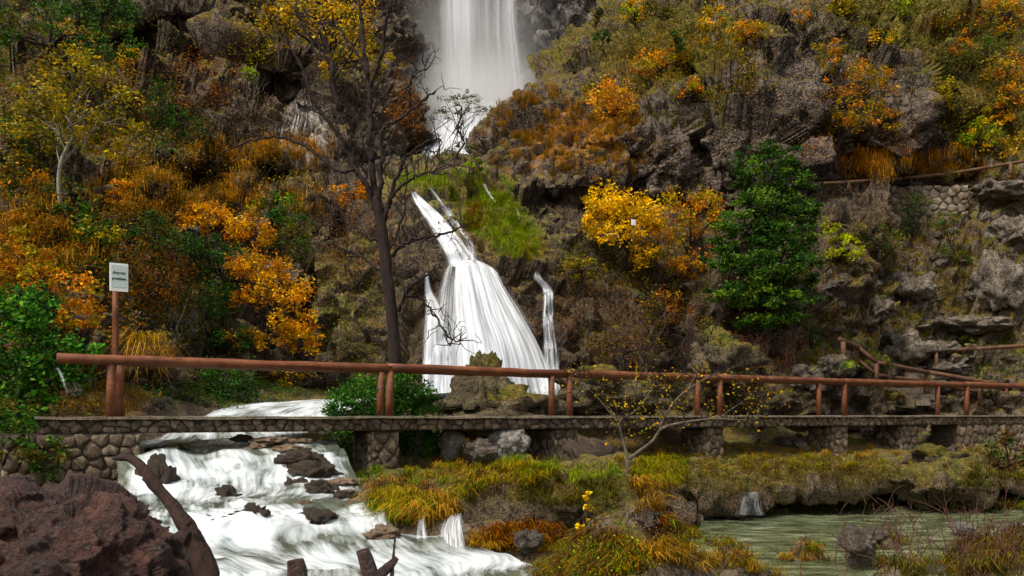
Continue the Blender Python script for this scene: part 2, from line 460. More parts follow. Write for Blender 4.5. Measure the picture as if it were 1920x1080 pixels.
def patch(name, rows, nu, nv, amp, mat, seed=0, blobs=(), moss=.5, fac=(2.6, .8), step=2, cover=COVER, relief=None):
    A = np.array(rows, float)
    A = crom(A, nv); A = np.swapaxes(crom(np.swapaxes(A, 0, 1), nu), 0, 1)
    px, py, d = A[..., 0], A[..., 1], A[..., 2].copy()
    for (bx, by, rx, ry, dd) in blobs:
        d += dd * np.exp(-((px - bx) / rx) ** 2 - ((py - by) / ry) ** 2)
    if relief is not None: d += relief(px, py)[0]
    X = Pn(px, py, d)
    def nrm(X):
        N = np.cross(np.gradient(X, axis=1), np.gradient(X, axis=0))
        N /= np.linalg.norm(N, axis=-1, keepdims=True) + 1e-9
        return N
    N = nrm(X)
    if np.mean(np.sum(N * X, -1)) > 0: N = -N
    Q = X + .5 * fbm(X * .7, 3, seed + 50)[..., None]
    h = amp[0] * facet(Q / fac[0], seed) + amp[1] * facet(Q / fac[1] * np.array([1, 1, 1.3]), seed + 9) + amp[2] * fbm(X / 1.6, 6, seed + 5, True) \
        + amp[3] * fbm(X / .35, 3, seed + 7)
    X = X + N * h[..., None]
    N2 = nrm(X)
    if np.mean(np.sum(N2 * X, -1)) > 0: N2 = -N2
    px2, py2 = toPx(X)
    c = np.zeros(X.shape)
    c[..., 0] = moss * sst(.25, .8, N2[..., 2]) + .25 * fbm(X / 3.0, 3, seed + 3) - .05
    c[..., 1] = .2 * fbm(X / 2.5, 3, seed + 4) - .1
    for (bx, by, rx, ry, ch, wt) in cover:
        g = np.exp(-((px2 - bx) / rx) ** 2 - ((py2 - by) / ry) ** 2)
        c[..., ch] += wt * g
    if relief is not None: c += relief(px2, py2)[1]
    register(X, nv, nu, step)
    F = grid_faces(nv, nu)
    v0, v1, v2 = X.reshape(-1, 3)[F[len(F) // 2, :3]]
    if np.dot(np.cross(v1 - v0, v2 - v0), v0) > 0: F = F[:, ::-1]
    return tag(mesh_np(name, X, F, c.reshape(-1, 3), None, mat), kind='structure')

def push(rws):
    return [[(a, b, c * (1 + .09 * float(sst(1440, 1640, a)))) for a, b, c in r] for r in rws]
def pk(px): return 1 + .09 * float(sst(1440, 1640, px))
def rows(pxs, spec):
    out = []
    for y, d in spec:
        ys = y if isinstance(y, (list, tuple)) else [y] * len(pxs)
        out.append([(a, b, c) for a, b, c in zip(pxs, ys, d)])
    return out

# left hillside
cl = [-420, -130, 100, 300, 470, 630, 740, 805]
o = patch('hillside', rows(cl, [(-260, [44, 48, 52, 56, 60, 65, 70, 76]), (-60, [36, 40, 44, 49, 54, 61, 68, 75]), (100, [31, 35, 38, 43, 48, 55, 63, 73]),
      (230, [27, 30, 32, 36, 41, 47, 55, 66]), (340, [24, 26, 28.5, 31.5, 36, 40, 46, 52]), (430, [21.5, 23.5, 26, 29, 32.5, 35, 38, 41]),
      (530, [19.3, 21, 23.5, 26.5, 29.5, 31.5, 33, 35]), (650, [17, 18.5, 21, 24.2, 27, 29.2, 30, 31]), (760, [15.5, 17, 19.5, 22.6, 25.2, 27.6, 28.6, 29.5]),
      (860, [15, 16.3, 18.8, 22, 24.4, 26.6, 28, 29])]), 400, 400, (1.0, .36, .4, .1), M['rock_left'], 1,
      [(300, 70, 70, 26, 3.0), (385, 120, 70, 26, 3.2), (465, 165, 65, 26, 3.2), (545, 205, 60, 30, 3.0), (330, 20, 80, 24, -1.5), (430, 80, 80, 24, -2), (530, 125, 70, 24, -2), (620, 190, 50, 30, -2.5),
       (570, 250, 40, 40, 1.5), (350, 285, 55, 30, -2.2), (355, 335, 70, 16, 1.8), (520, 330, 90, 16, 1.6), (520, 300, 90, 18, -1.3), (330, 600, 60, 50, -.6), (430, 690, 70, 40, .8)], .75)
# far cliff behind the tall fall
cb = [560, 680, 780, 880, 990, 1100, 1220, 1360]
o = patch('cliff_face', rows(cb, [(-340, [74, 74, 75, 76, 75, 73, 70, 68]), (-150, [74, 74, 75, 76, 75, 73, 70, 68]), (0, [75, 75, 76, 77, 75, 73, 70, 68]), (130, [76, 76, 77, 78, 76, 73, 70, 69]),
      (260, [75, 75, 76, 77, 76, 73, 72, 72]), (360, [70, 70, 71, 72, 72, 71, 70, 70]), (450, [66] * 8)]), 200, 200, (1.6, .6, .9, .12), M['rock_far'], 3, [(1050, 60, 60, 90, -2)], .25, (5, 1.6))
# rock under and beside the lower fall
cc = [590, 690, 770, 850, 930, 1000, 1060, 1120]
o = patch('waterfall_cliff', rows(cc, [([332, 324, 318, 314, 320, 338, 372, 402], [47, 47, 47, 47, 47, 45, 41, 39]), ([352, 337, 329, 324, 330, 350, 388, 422], [37, 37, 36.5, 36, 36, 35.5, 35.2, 35.5]),
      ([400, 390, 380, 372, 382, 402, 430, 450], [34, 34, 33.6, 33.6, 33.6, 33.6, 33.7, 34.3]), ([478, 475, 470, 470, 475, 480, 484, 492], [31, 30.6, 30.4, 30.2, 30.4, 30.8, 31.3, 32.4]),
      ([512, 507, 500, 496, 500, 507, 514, 524], [29.9, 29.6, 29.2, 28.9, 29.1, 29.6, 30.1, 31.2]), (600, [28.8, 28.5, 28.2, 27.7, 27.7, 28.1, 28.6, 29.7]), (690, [28, 27.7, 27.4, 26.9, 26.8, 27.3, 27.8, 28.7]),
      (790, [27.2, 27, 26.6, 26.1, 26, 26.5, 27, 28.2])]), 230, 230, (.4, .17, .22, .05), M['rock_wet'], 5, (), .55, (1.8, .6))
# dark rock wall right of the lower fall
c1 = [1000, 1080, 1160, 1250, 1350, 1450, 1560, 1660]
o = patch('cliff_wall', rows(c1, [(290, [42, 41, 40, 39, 39, 39, 40, 41]), (400, [37.5, 37.2, 36.8, 36, 35, 34.5, 34.5, 35.5]), (470, [33.4, 32.6, 31.8, 31.4, 31.4, 31.6, 32.4, 34]), (520, [31.2, 30.2, 29.7, 29.9, 30.2, 30.7, 31.6, 33.2]),
      (620, [29.6, 28.8, 28.5, 28.7, 29.1, 29.6, 30.5, 32]), (720, [28.1, 27.7, 27.5, 27.7, 28, 28.5, 29.5, 31]), (810, [27, 27, 27, 27, 27.5, 28, 29, 30.5])]), 230, 190, (.55, .25, .3, .05), M['rock_wet'], 8,
      [(1130, 430, 90, 30, 1.2), (1270, 600, 22, 70, 1.0)], .5, (2.0, .7))
# grassy shoulder of rock in front of the tall fall
def z3(p, y, d): return [(a, b, c) for a, b, c in zip(p, y, d)]
o = patch('rock_shoulder', [
    z3([1000, 965, 990, 1025, 1075, 1135, 1210, 1310, 1410], [225, 213, 200, 186, 172, 152, 120, 80, 50], [52, 49, 49, 49, 49, 49, 49, 51, 53]),
    z3([940, 905, 940, 985, 1040, 1100, 1180, 1280, 1380], [244, 240, 212, 188, 170, 155, 130, 95, 60], [47, 40, 40, 40, 40, 40.5, 41, 43, 45]),
    z3([920, 884, 925, 980, 1040, 1100, 1180, 1280, 1380], [275, 275, 262, 245, 230, 220, 200, 180, 150], [46, 38.7, 37.5, 37, 36.7, 37, 37.5, 38.5, 40]),
    z3([910, 872, 915, 970, 1035, 1100, 1170, 1260, 1360], [322, 320, 318, 312, 305, 300, 290, 280, 260], [46, 37.8, 36.3, 35.8, 35.5, 35.5, 35.8, 36.5, 38]),
    z3([912, 876, 920, 975, 1035, 1095, 1165, 1255, 1350], [352, 350, 362, 366, 362, 357, 347, 342, 332], [46, 37.8, 36, 35.3, 35, 35, 35.2, 35.8, 37]),
    z3([915, 890, 925, 980, 1035, 1095, 1165, 1255, 1350], [374, 372, 390, 402, 410, 405, 390, 384, 378], [46, 39.5, 38.7, 38.5, 38.2, 38.2, 38.2, 38.7, 39.2])],
    210, 170, (.45, .2, .25, .05), M['rock_left'], 11, (), .7, (2.2, .7))
# mountain on the right: a craggy dome standing proud of the grassy flank behind it
def dome(px, py):
    e = np.interp(px, [1070, 1110, 1150, 1210, 1290, 1400, 1480, 1560, 1640, 1700, 1760, 1815, 1860], [400, 320, 250, 200, 150, 85, 45, 28, 60, 110, 190, 255, 330])
    e = e + 14 * np.sin(px / 23.0) + 9 * np.sin(px / 9.0 + 1)
    i = sst(-22, 20, py - e)
    g = np.exp(-((px - 1490) / 16) ** 2 - ((py - 160) / 90) ** 2) + np.exp(-((px - 1300 - (py - 250) * .25) / 12) ** 2 - ((py - 270) / 60) ** 2) + np.exp(-((px - 1690 - (py - 200) * .4) / 12) ** 2 - ((py - 190) / 60) ** 2)
    cov = np.zeros(px.shape + (3,)); cov[..., 0] = .42 * (1 - i) - .25 * i; cov[..., 1] = -.1 * i + .1 * (1 - i)
    return -3.4 * i + 1.6 * g + .8, cov
o = patch('mountain', push([
    z3([1010, 1075, 1125, 1165, 1300, 1450, 1600, 1750, 1900, 2150, 2400], [140, 90, 50, -5, -120, -190, -210, -230, -260, -290, -300], [68, 68, 68, 68, 72, 72, 70, 66, 62, 58, 54]),
    z3([1006, 1070, 1120, 1160, 1290, 1450, 1600, 1750, 1900, 2140, 2400], [148, 98, 58, 5, -95, -140, -150, -160, -170, -180, -190], [50, 51, 52, 53, 58, 61, 60, 57, 53, 49, 45]),
    z3([1015, 1085, 1150, 1215, 1330, 1470, 1610, 1750, 1900, 2120, 2380], [176, 135, 100, 70, 15, 0, -20, -25, -25, -25, -25], [46.5, 46.5, 47, 47.5, 50, 50, 49, 48.5, 46.5, 44, 41]),
    z3([1030, 1110, 1180, 1250, 1350, 1480, 1610, 1750, 1900, 2100, 2360], [214, 190, 170, 150, 112, 100, 90, 90, 90, 90, 90], [43, 42.5, 42, 42, 43, 43, 43, 43.5, 42.5, 40.5, 38]),
    z3([1040, 1120, 1190, 1260, 1360, 1480, 1610, 1750, 1900, 2100, 2350], [270, 260, 250, 240, 220, 215, 210, 205, 200, 200, 200], [41, 40, 39.5, 39.3, 39, 39, 39.4, 40.2, 40.4, 38.5, 36]),
    z3([1040, 1120, 1190, 1260, 1360, 1480, 1610, 1750, 1900, 2100, 2350], [350, 350, 345, 340, 332, 328, 324, 320, 306, 296, 285], [40, 39, 38.5, 38, 37.6, 37.8, 38.6, 39.2, 39.2, 37.6, 35.5]),
    z3([1040, 1120, 1190, 1260, 1360, 1480, 1610, 1750, 1900, 2100, 2350], [430, 430, 430, 425, 420, 415, 410, 400, 390, 380, 370], [39.3, 38.8, 38.3, 38, 37.6, 38, 39, 40, 40, 38, 36])]),
    430, 300, (.8, .33, .5, .16), M['rock_right'], 14, [(1250, 260, 110, 100, -1.6), (1500, 240, 160, 130, -1.3), (1740, 200, 80, 120, -1.4), (1500, 30, 140, 40, -1.5), (1050, 130, 40, 30, -1.2), (1620, 285, 30, 30, 1.0), (1560, 100, 200, 26, .8)], .7, (3.0, .9), relief=dome)
# stony terrace slope on the right
c4 = [1460, 1540, 1620, 1720, 1830, 1940, 2100, 2320]
o = patch('terrace_slope', push(rows(c4, [([352, 350, 346, 340, 330, 310, 295, 280], [39.8, 39.8, 39.6, 39.3, 38.8, 38.2, 37, 36]), ([358, 356, 352, 346, 337, 318, 300, 285], [37.6, 37.6, 37.4, 37.1, 36.9, 36.6, 35.5, 34.5]),
      ([402, 402, 404, 407, 407, 402, 392, 382], [36.8, 36.8, 36.6, 36.3, 36, 35.6, 35, 34]), (480, [34.6, 34.6, 34.4, 34.3, 34.1, 33.8, 33, 32]), (560, [33, 33, 32.9, 32.8, 32.6, 32.3, 31.5, 30.5]),
      (640, [31.5, 31.6, 31.6, 31.4, 31.3, 31, 30.3, 29.5]), (710, [30.2, 30.5, 30.7, 30.6, 30.5, 30.3, 29.6, 29]), (775, [29.4, 29.8, 30, 30, 30, 29.8, 29, 28.5]), (840, [28.6, 29, 29.2, 29.2, 29.2, 29, 28.4, 28])])),
      300, 260, (.38, .26, .26, .08), M['rock_slope'], 17, [(1610, 540, 70, 60, -.7), (1560, 600, 14, 80, -.8)], .8, (1.6, .55))

# ground in the gorge: thin-plate surface through surveyed heights
GP = np.array([(-9, 2, -1.5), (-3, 2, -2.1), (3, 2, -2.1), (9, 2, -1.9), (15, 3, -1.5), (-9, 8, -1.0), (-5, 8, -1.7), (-2, 8, -2.1), (1, 8, -2.0), (4, 8, -2.0), (8, 8, -1.85), (14, 8, -1.1),
   (-9, 12, -1.2), (-6, 12, -1.8), (-3, 12, -2.1), (0, 12, -2.0), (3, 12, -2.0), (6, 12, -2.1), (10, 12, -1.6), (16, 12, -.6),
   (-10, 15.5, -.6), (-7, 15.5, -1.6), (-4, 15.5, -1.7), (-1.5, 15.5, -1.5), (1, 15.5, -1.5), (4, 15.5, -2.0), (8, 15.5, -2.1), (12, 15.5, -1.6), (17, 15.5, -.6),
   (-10, 19, .8), (-7.6, 19, 0), (-5, 19, -.9), (-2.5, 19, -1.45), (0, 19, -1.55), (3, 19, -1.5), (7, 19, -1.4), (12, 19, -1.4), (18, 19, -.6),
   (-11, 22.5, 2), (-8, 22.5, .4), (-5.5, 22.5, 0), (-3, 22.5, -.3), (-.5, 22.5, -1.0), (3, 22.5, -1.2), (7, 22.5, -1.3), (12, 22.5, -1.2), (18, 22.5, -.9), (24, 22.5, -.5),
   (-12, 26, 3), (-8, 26, .9), (-4, 26, .4), (-1, 26, .55), (2, 26, .5), (6, 26.5, -.5), (9, 26, -1.4), (14, 26, -1.4), (19, 26, -1.2), (25, 26, -.8), (3, 24, -.9), (12, 30, -.7),
   (-12, 30, 5), (-6, 30, 1.2), (0, 30, 1.2), (6, 30, 1.3), (8, 30, .9), (15, 30, -1.2), (20, 30, -1.4), (26, 30, -1), (18, 33, -1.0), (22, 34, -.6), (-12, 36, 6), (0, 36, 1), (8, 36, 1), (15, 36, 1), (26, 36, 1.5)], float)
def tps_fit(P3):
    n = len(P3); r = np.linalg.norm(P3[:, None, :2] - P3[None, :, :2], axis=-1)
    K = np.where(r > 0, r * r * np.log(r + 1e-12), 0) + .15 * np.eye(n)
    A = np.zeros((n + 3, n + 3)); A[:n, :n] = K; A[:n, n] = 1; A[:n, n + 1:] = P3[:, :2]; A[n:, :n] = A[:n, n:].T
    return np.linalg.solve(A, np.concatenate([P3[:, 2], np.zeros(3)]))
GW = tps_fit(GP)
def tps(x, y):
    z = GW[len(GP)] + GW[len(GP) + 1] * x + GW[len(GP) + 2] * y
    for k, p in enumerate(GP):
        r2 = (x - p[0]) ** 2 + (y - p[1]) ** 2
        z = z + GW[k] * .5 * r2 * np.log(r2 + 1e-12)
    return z

# river course: centre line, half width, water level
RIV = []
for px, py, d, hw in [(905, 733, 26.6, 1.9), (800, 738, 25.9, 1.6), (690, 745, 25.0, 1.4), (590, 752, 23.6, 1.3), (500, 778, 21.2, 1.45), (452, 812, 19.2, 1.65), (440, 833, 18.0, 1.75), (442, 851, 17.0, 1.8), (450, 886, 16.2, 1.75),
                       (462, 926, 15.2, 1.75), (478, 938, 14.5, 1.8), (488, 949, 13.7, 1.6), (500, 962, 13.0, 1.45), (516, 985, 12.6, 1.4), (540, 1016, 12.15, 1.45), (596, 1034, 11.5, 1.75), (630, 1066, 10.4, 2.0), (640, 1130, 8.6, 2.1), (620, 1290, 6.0, 2.1), (600, 1650, 3.5, 2.1)]:
    p = P(px, py, d); RIV.append((p[0], p[1], p[2], hw))
RIV = np.array(RIV)
RS = crom(RIV, 300)
def river_near(x, y):
    """distance to the centre line minus half width, and water level there"""
    best = np.full(x.shape, 99.); lev = np.zeros(x.shape)
    for q in RS[::3]:
        e = np.hypot(x - q[0], y - q[1]) - q[3]
        m = e < best; best = np.where(m, e, best); lev = np.where(m, q[2], lev)
    return best, lev

BUMPS = [(.45, 8.9, 1.0, 1.2, .72), (1.3, 8.6, .7, .9, .5), (.1, 10.2, .6, .6, .3), (7.3, 11, 1.9, 1.6, .55), (5.2, 9.4, 1.0, .7, .3), (3.6, 10.2, .5, .4, .22), (2.6, 9.2, .6, .5, .3), (4.4, 11.4, .6, .35, .2), (-2.1, 21.3, 1.3, .9, .5), (-.3, 24, 1.2, 1.0, .6), (2.6, 25.8, 1.6, 1.0, .7),
         (2.2, 13.6, .5, .5, .2), (9.5, 13.5, 2.0, 1.5, .3), (1.4, 17.5, 1.0, .8, .2)]
_r = np.random.default_rng(12)
for _ in range(44):
    _y = _r.uniform(8.6, 13.2); _x = _r.uniform(.1, .56) * _y
    BUMPS.append((_x, _y, _r.uniform(.18, .5), _r.uniform(.08, .24), _r.uniform(.14, .32)))
def ground_z(x, y):
    z = tps(x, y)
    for bx, by, rx, ry, h in BUMPS: z = z + h * np.exp(-((x - bx) / rx) ** 2 - ((y - by) / ry) ** 2)
    p = np.stack([x, y, 0 * x], -1)
    z = z + .16 * fbm(p / 1.7, 4, 61) + .07 * fbm(p / .45, 4, 62, True) + .06 * facet(p / .6, 63)
    # grassy shelf between river and pool, ending in a lip with small falls
    lip = 12.35 + .35 * vnoise(p * .9, 70) + .9 * sst(-1.0, -2.4, x)
    sh = sst(lip - .12, lip + .16, y) * sst(20.5, 18.0, y) * sst(1.1, .3, x) * sst(-3.3, -2.5, x)
    zs = -1.36 + .10 * fbm(p / .7, 4, 71) + .05 * facet(p / .35, 72) + .05 * (y - 13)
    z = z * (1 - sh) + zs * sh
    e, lev = river_near(x, y)
    k = sst(.35, -.25, e)
    z = z * (1 - k) + np.minimum(z, lev - .16 + .1 * fbm(p / .5, 3, 73)) * k
    return z
gx = np.linspace(-13, 27, 420); gy = 2.0 + 35.0 * np.linspace(0, 1, 420) ** 1.35
GX, GY = np.meshgrid(gx, gy)
# keep columns dense near the axis
GX = np.sign(GX) * np.abs(GX) ** 1.12 * .74
GZ = ground_z(GX, GY)
gpos = np.stack([GX, GY, GZ], -1)
gc = np.zeros(gpos.shape)
gN = np.cross(np.gradient(gpos, axis=1), np.gradient(gpos, axis=0)); gN /= np.linalg.norm(gN, axis=-1, keepdims=True); gN *= np.sign(gN[..., 2:3])
re, rl = river_near(GX, GY)
gc[..., 0] = .75 * sst(.55, .95, gN[..., 2]) * sst(.0, .6, re) + .2 * fbm(gpos / 1.3, 3, 81) - .5 * sst(-1.72, -1.82, GZ)
gc[..., 1] = .25 * fbm(gpos / 1.1, 3, 82) + .1
register(gpos, 420, 420)
tag(mesh_np('ground', gpos, grid_faces(420, 420), gc.reshape(-1, 3), None, M['bed']), kind='structure')

# far ground sheet so that nothing ends in the void
fx, fy = np.meshgrid(np.linspace(-160, 160, 60), np.linspace(-120, 160, 60))
fz = -3.2 + 0.4 * vnoise(np.stack([fx, fy, 0 * fx], -1) / 9, 90)
tag(mesh_np('terrain', np.stack([fx, fy, fz], -1), grid_faces(60, 60), np.zeros((3600, 3)), None, M['bed']), kind='structure')

# overhanging travertine ledge with a mossy crust
LP = [(930, 14.6), (950, 13.0), (1010, 12.5), (1090, 12.6), (1165, 13.1), (1215, 14.8), (1290, 15.6), (1400, 16.0), (1500, 16.5), (1600, 16.6), (1670, 17.4), (1740, 16.6), (1820, 17.0), (1870, 18.4), (1960, 19)]
LP = crom(np.array([((a - 960) / FPX * d, d) for a, d in LP]), 420)
tn = np.gradient(LP, axis=0); tn /= np.linalg.norm(tn, axis=1, keepdims=True)
nn = np.stack([tn[:, 1], -tn[:, 0]], 1)                       # towards the pool
prof = crom(np.array([(-3.0, -.6), (-2.2, -.3), (-1.3, -.08), (-.5, 0), (-.12, -.03), (.1, -.12), (.2, -.26), (.1, -.4), (-.35, -.45), (-.95, -.5), (-1.15, -.72), (-1.0, -1.2)]), 110)
top = -.99 + .09 * vnoise(np.stack([LP[:, 0], LP[:, 1], 0 * LP[:, 0]], -1) * .8, 31)
lx = LP[None, :, 0] + nn[None, :, 0] * prof[:, None, 0]; ly = LP[None, :, 1] + nn[None, :, 1] * prof[:, None, 0]
lz = top[None, :] + prof[:, None, 1] * np.ones_like(lx)
LG = np.stack([lx, ly, lz], -1)
nx = np.cross(np.gradient(LG, axis=1), np.gradient(LG, axis=0)); nx /= np.linalg.norm(nx, axis=-1, keepdims=True) + 1e-9
if nx[30, 200, 2] < 0: nx = -nx
LG = LG + nx * (.18 * fbm(LG / .5, 5, 33, True) + .12 * facet(LG / .45, 34) + .26 * vnoise(LG * 1.1, 35))[..., None]
lc = np.zeros(LG.shape); lc[..., 0] = .8 * sst(-.42, -.05, prof[:, 1])[:, None] + .25 * fbm(LG / .7, 3, 36); lc[..., 1] = .15 + .3 * fbm(LG / .9, 3, 37)
register(LG, 110, 420)
tag(mesh_np('travertine_ledge', LG, grid_faces(110, 420), lc.reshape(-1, 3), None, M['bed']), kind='structure')

# ------------------------------------------------------------------ placement by looking at the built ground
BVH = BVHTree.FromPolygons([tuple(v) for v in np.concatenate(SURF_V)], np.concatenate(SURF_F).tolist(), epsilon=0.0)
def hit(px, py):
    d = Vector(P(px, py, 1.0) - np.array([0, 0, CZ])).normalized()
    loc, nr, i, dist = BVH.ray_cast(Vector((0, 0, CZ)), d)
    if loc is None: return None
    if nr.dot(d) > 0: nr = -nr
    return np.array(loc), np.array(nr)
def drop(x, y, z0=60.0):
    loc, nr, i, dist = BVH.ray_cast(Vector((x, y, z0)), Vector((0, 0, -1)))
    return None if loc is None else np.array(loc)

def E(px, py, rx, ry, d, rz=None):
    k = d / FPX
    return (P(px, py, d), (rx * k, (rz if rz else (rx + ry) / 2) * k, ry * k))
def D(px, py, off=0.0):
    h = hit(px, py); return (h[0][1] if h is not None else 40) + off

# ------------------------------------------------------------------ water
def sheet(name, rws, nu, nv, mat, wid=None, amp=.05, seed=0, bulge=0.0, label=None, cat=None, edge=.18, topfade=.0, botfade=0.0, dens=1.0, follow=True, arch=0.0, across=None, front=0.0):
    """falling water: rows of (left px, right px, py, d); thicker in the middle"""
    A = crom(np.array(rws, float), nv); u = np.linspace(0, 1, nu)
    px = A[:, 0:1] * (1 - u) + A[:, 1:2] * u; py = A[:, 2:3] + arch * ((2 * u - 1) ** 2)[None, :] * np.linspace(1, 0, nv)[:, None] ** 2; d = A[:, 3:4] - bulge * np.sin(np.pi * u)[None, :] * np.linspace(.2, 1, nv)[:, None]
    if follow:
        H = np.array([[(lambda h: h[0][1] if h is not None else 999.)(hit(a, b)) for a, b in zip(ra, rb)] for ra, rb in zip(px, py)])
        H = np.minimum(np.where(H > d + 2.5, d, H) - .03, d + 9)
        if follow == 'min': H = np.minimum(H, d)
        H = np.minimum.accumulate(H, 0)
        Hp = np.pad(H, 2, 'edge'); Hm = np.min([Hp[a:a + nv, b:b + nu] for a in range(5) for b in range(5)], 0)
        for _ in range(4):
            Hp = np.pad(Hm, 1, 'edge'); Hm = (Hp[:-2, 1:-1] + Hp[2:, 1:-1] + Hp[1:-1, :-2] + Hp[1:-1, 2:] + Hp[1:-1, 1:-1]) / 5
        d = Hm - .02 - front * sst(0, .3, np.linspace(0, 1, nv))[:, None]
    X = Pn(px, py, d)
    q = np.stack([u[None, :] * 9 + 0 * px, np.linspace(0, 1.2, nv)[:, None] + 0 * px, 0 * px + seed], -1)
    X[..., 1] -= amp * fbm(q, 4, seed)
    e = sst(0, edge, u) * sst(1, 1 - edge, u)
    wob = fbm(np.stack([u[None, :] * 5 + 0 * px, np.linspace(0, 2, nv)[:, None] + 0 * px, 0 * px + seed], -1), 3, seed + 3)
    v = np.linspace(0, 1, nv)
    a = (e[None, :] * dens * (1 + .35 * wob)) * (1 - topfade * sst(.2, 0, v))[:, None] * (1 - botfade * sst(.75, 1, v))[:, None]
    if across is not None: a = a * np.interp(u, *across)[None, :]
    c = np.zeros((nv, nu, 3)); c[..., 0] = a
    ln = np.cumsum(np.concatenate([[0], np.linalg.norm(np.diff(X[:, nu // 2], axis=0), axis=1)]))
    wd = np.linalg.norm(X[nv // 2, 0] - X[nv // 2, -1])
    uv = np.stack([u[None, :] * wd + 0 * px + seed * 3.7, ln[:, None] + 0 * px], -1)
    ob = mesh_np(name, X, grid_faces(nv, nu), c.reshape(-1, 3), uv.reshape(-1, 2), mat)
    return tag(ob, label, cat, None, 'structure')

# the tall fall: three veils one behind the other
sheet('waterfall', [(806, 978, -330, 70), (806, 978, -60, 70), (808, 978, 60, 69.6), (812, 984, 150, 69), (818, 990, 210, 68), (826, 1000, 260, 66)], 90, 70, M['fall_far'], amp=.5, seed=2, edge=.25, dens=.5, follow=False)
sheet('waterfall', [(800, 905, -330, 68.5), (806, 905, -60, 68.5), (812, 905, 60, 68), (818, 905, 150, 67.5), (824, 915, 215, 66.5), (815, 930, 270, 64.5)], 60, 70, M['fall_far'], amp=.4, seed=5, edge=.4, dens=.72, follow=False)
sheet('waterfall', [(930, 972, -330, 68), (934, 974, 0, 68), (940, 982, 100, 67.5), (950, 992, 200, 66.5), (955, 1000, 250, 65)], 30, 60, M['fall_far'], amp=.3, seed=8, edge=.45, dens=.62, follow=False)
# run-out below the tall fall
sheet('waterfall', [(810, 985, 190, 66), (800, 960, 235, 60), (790, 930, 270, 55), (775, 900, 300, 50), (765, 870, 322, 46)], 60, 60, M['fall'], amp=.3, seed=11, edge=.25, dens=.85, follow=False)
# chute
sheet('waterfall', [(768, 782, 360, 34.2), (772, 800, 376, 33.4), (788, 834, 405, 32.3), (808, 864, 440, 31.0), (830, 896, 480, 29.9), (836, 908, 500, 29.3)], 30, 60, M['fall'], amp=.1, seed=14, edge=.3, dens=.9, topfade=.4, bulge=.15)
sheet('waterfall', [(820, 842, 372, 33.0), (830, 852, 395, 32.2), (845, 868, 420, 31.3), (868, 892, 455, 30.3), (878, 900, 490, 29.4)], 24, 40, M['rill'], amp=.1, seed=15, edge=.45, dens=.42, topfade=.8)
sheet('waterfall', [(796, 806, 345, 34.5), (815, 828, 372, 33.4), (828, 845, 398, 32.6), (845, 860, 425, 31.6)], 16, 40, M['rill'], amp=.1, seed=16, edge=.45, dens=.4, topfade=.8)
# the broad fan of the lower fall, two layers
sheet('waterfall', [(834, 925, 487, 29.2), (828, 938, 500, 28.0), (818, 958, 535, 27.6), (806, 990, 585, 27.2), (794, 1022, 640, 26.8), (785, 1048, 700, 26.4), (780, 1062, 745, 26.1)], 130, 100, M['fall'], amp=.2, seed=18, bulge=.5, edge=.12, dens=.86, follow='min', arch=16, across=([0, .1, .2, .28, .7, .85, 1], [.72, .62, .5, 1, 1, .78, .72]))
sheet('waterfall', [(846, 912, 492, 27.9), (842, 930, 530, 27.4), (840, 955, 590, 26.9), (838, 985, 650, 26.4), (834, 1010, 740, 25.9)], 90, 80, M['fall'], amp=.14, seed=21, bulge=.5, edge=.3, dens=1.0, topfade=.5, follow='min', arch=10)
# left lobe, narrow threads and the right-hand thread
sheet('waterfall', [(796, 804, 512, 28.6), (795, 812, 545, 28.0), (794, 834, 580, 27.4), (788, 850, 640, 26.9), (782, 858, 700, 26.5), (778, 862, 745, 26.2)], 50, 70, M['fall'], amp=.1, seed=24, bulge=.25, edge=.25, dens=.75)
sheet('waterfall', [(1000, 1010, 505, 30.2), (998, 1020, 522, 29.7), (1014, 1040, 545, 29.1), (1014, 1042, 600, 28.3), (1014, 1050, 650, 27.7), (1010, 1062, 735, 26.9)], 40, 90, M['rill'], amp=.06, seed=30, edge=.3, dens=.6, topfade=.85)
sheet('waterfall', [(905, 912, 345, 35.5), (913, 920, 362, 34.7), (924, 931, 378, 34.2)], 8, 24, M['rill'], amp=.03, seed=33, edge=.35, dens=.6)
sheet('waterfall', [(966, 972, 392, 33.5), (972, 980, 412, 33.0)], 8, 16, M['rill'], amp=.03, seed=34, edge=.35, dens=.5)
# rills below the pool, threading between boulders under the bridge
sheet('waterfall', [(838, 868, 738, 25.0), (832, 872, 752, 24.4), (826, 868, 772, 23.6), (830, 880, 800, 22.6), (820, 850, 815, 22.0), (818, 842, 842, 21.6)], 24, 40, M['rill'], amp=.06, seed=36, edge=.2, dens=.9)
sheet('waterfall', [(992, 1010, 742, 24.5), (982, 998, 758, 24), (974, 990, 775, 23.5), (968, 986, 805, 22.8), (970, 992, 835, 22.3), (985, 1010, 845, 22.1)], 16, 40, M['rill'], amp=.05, seed=38, edge=.2, dens=.9)
sheet('waterfall', [(860, 930, 804, 22.6), (880, 950, 812, 22.2), (915, 970, 820, 21.9)], 24, 20, M['rill'], amp=.05, seed=39, edge=.2, dens=.75)
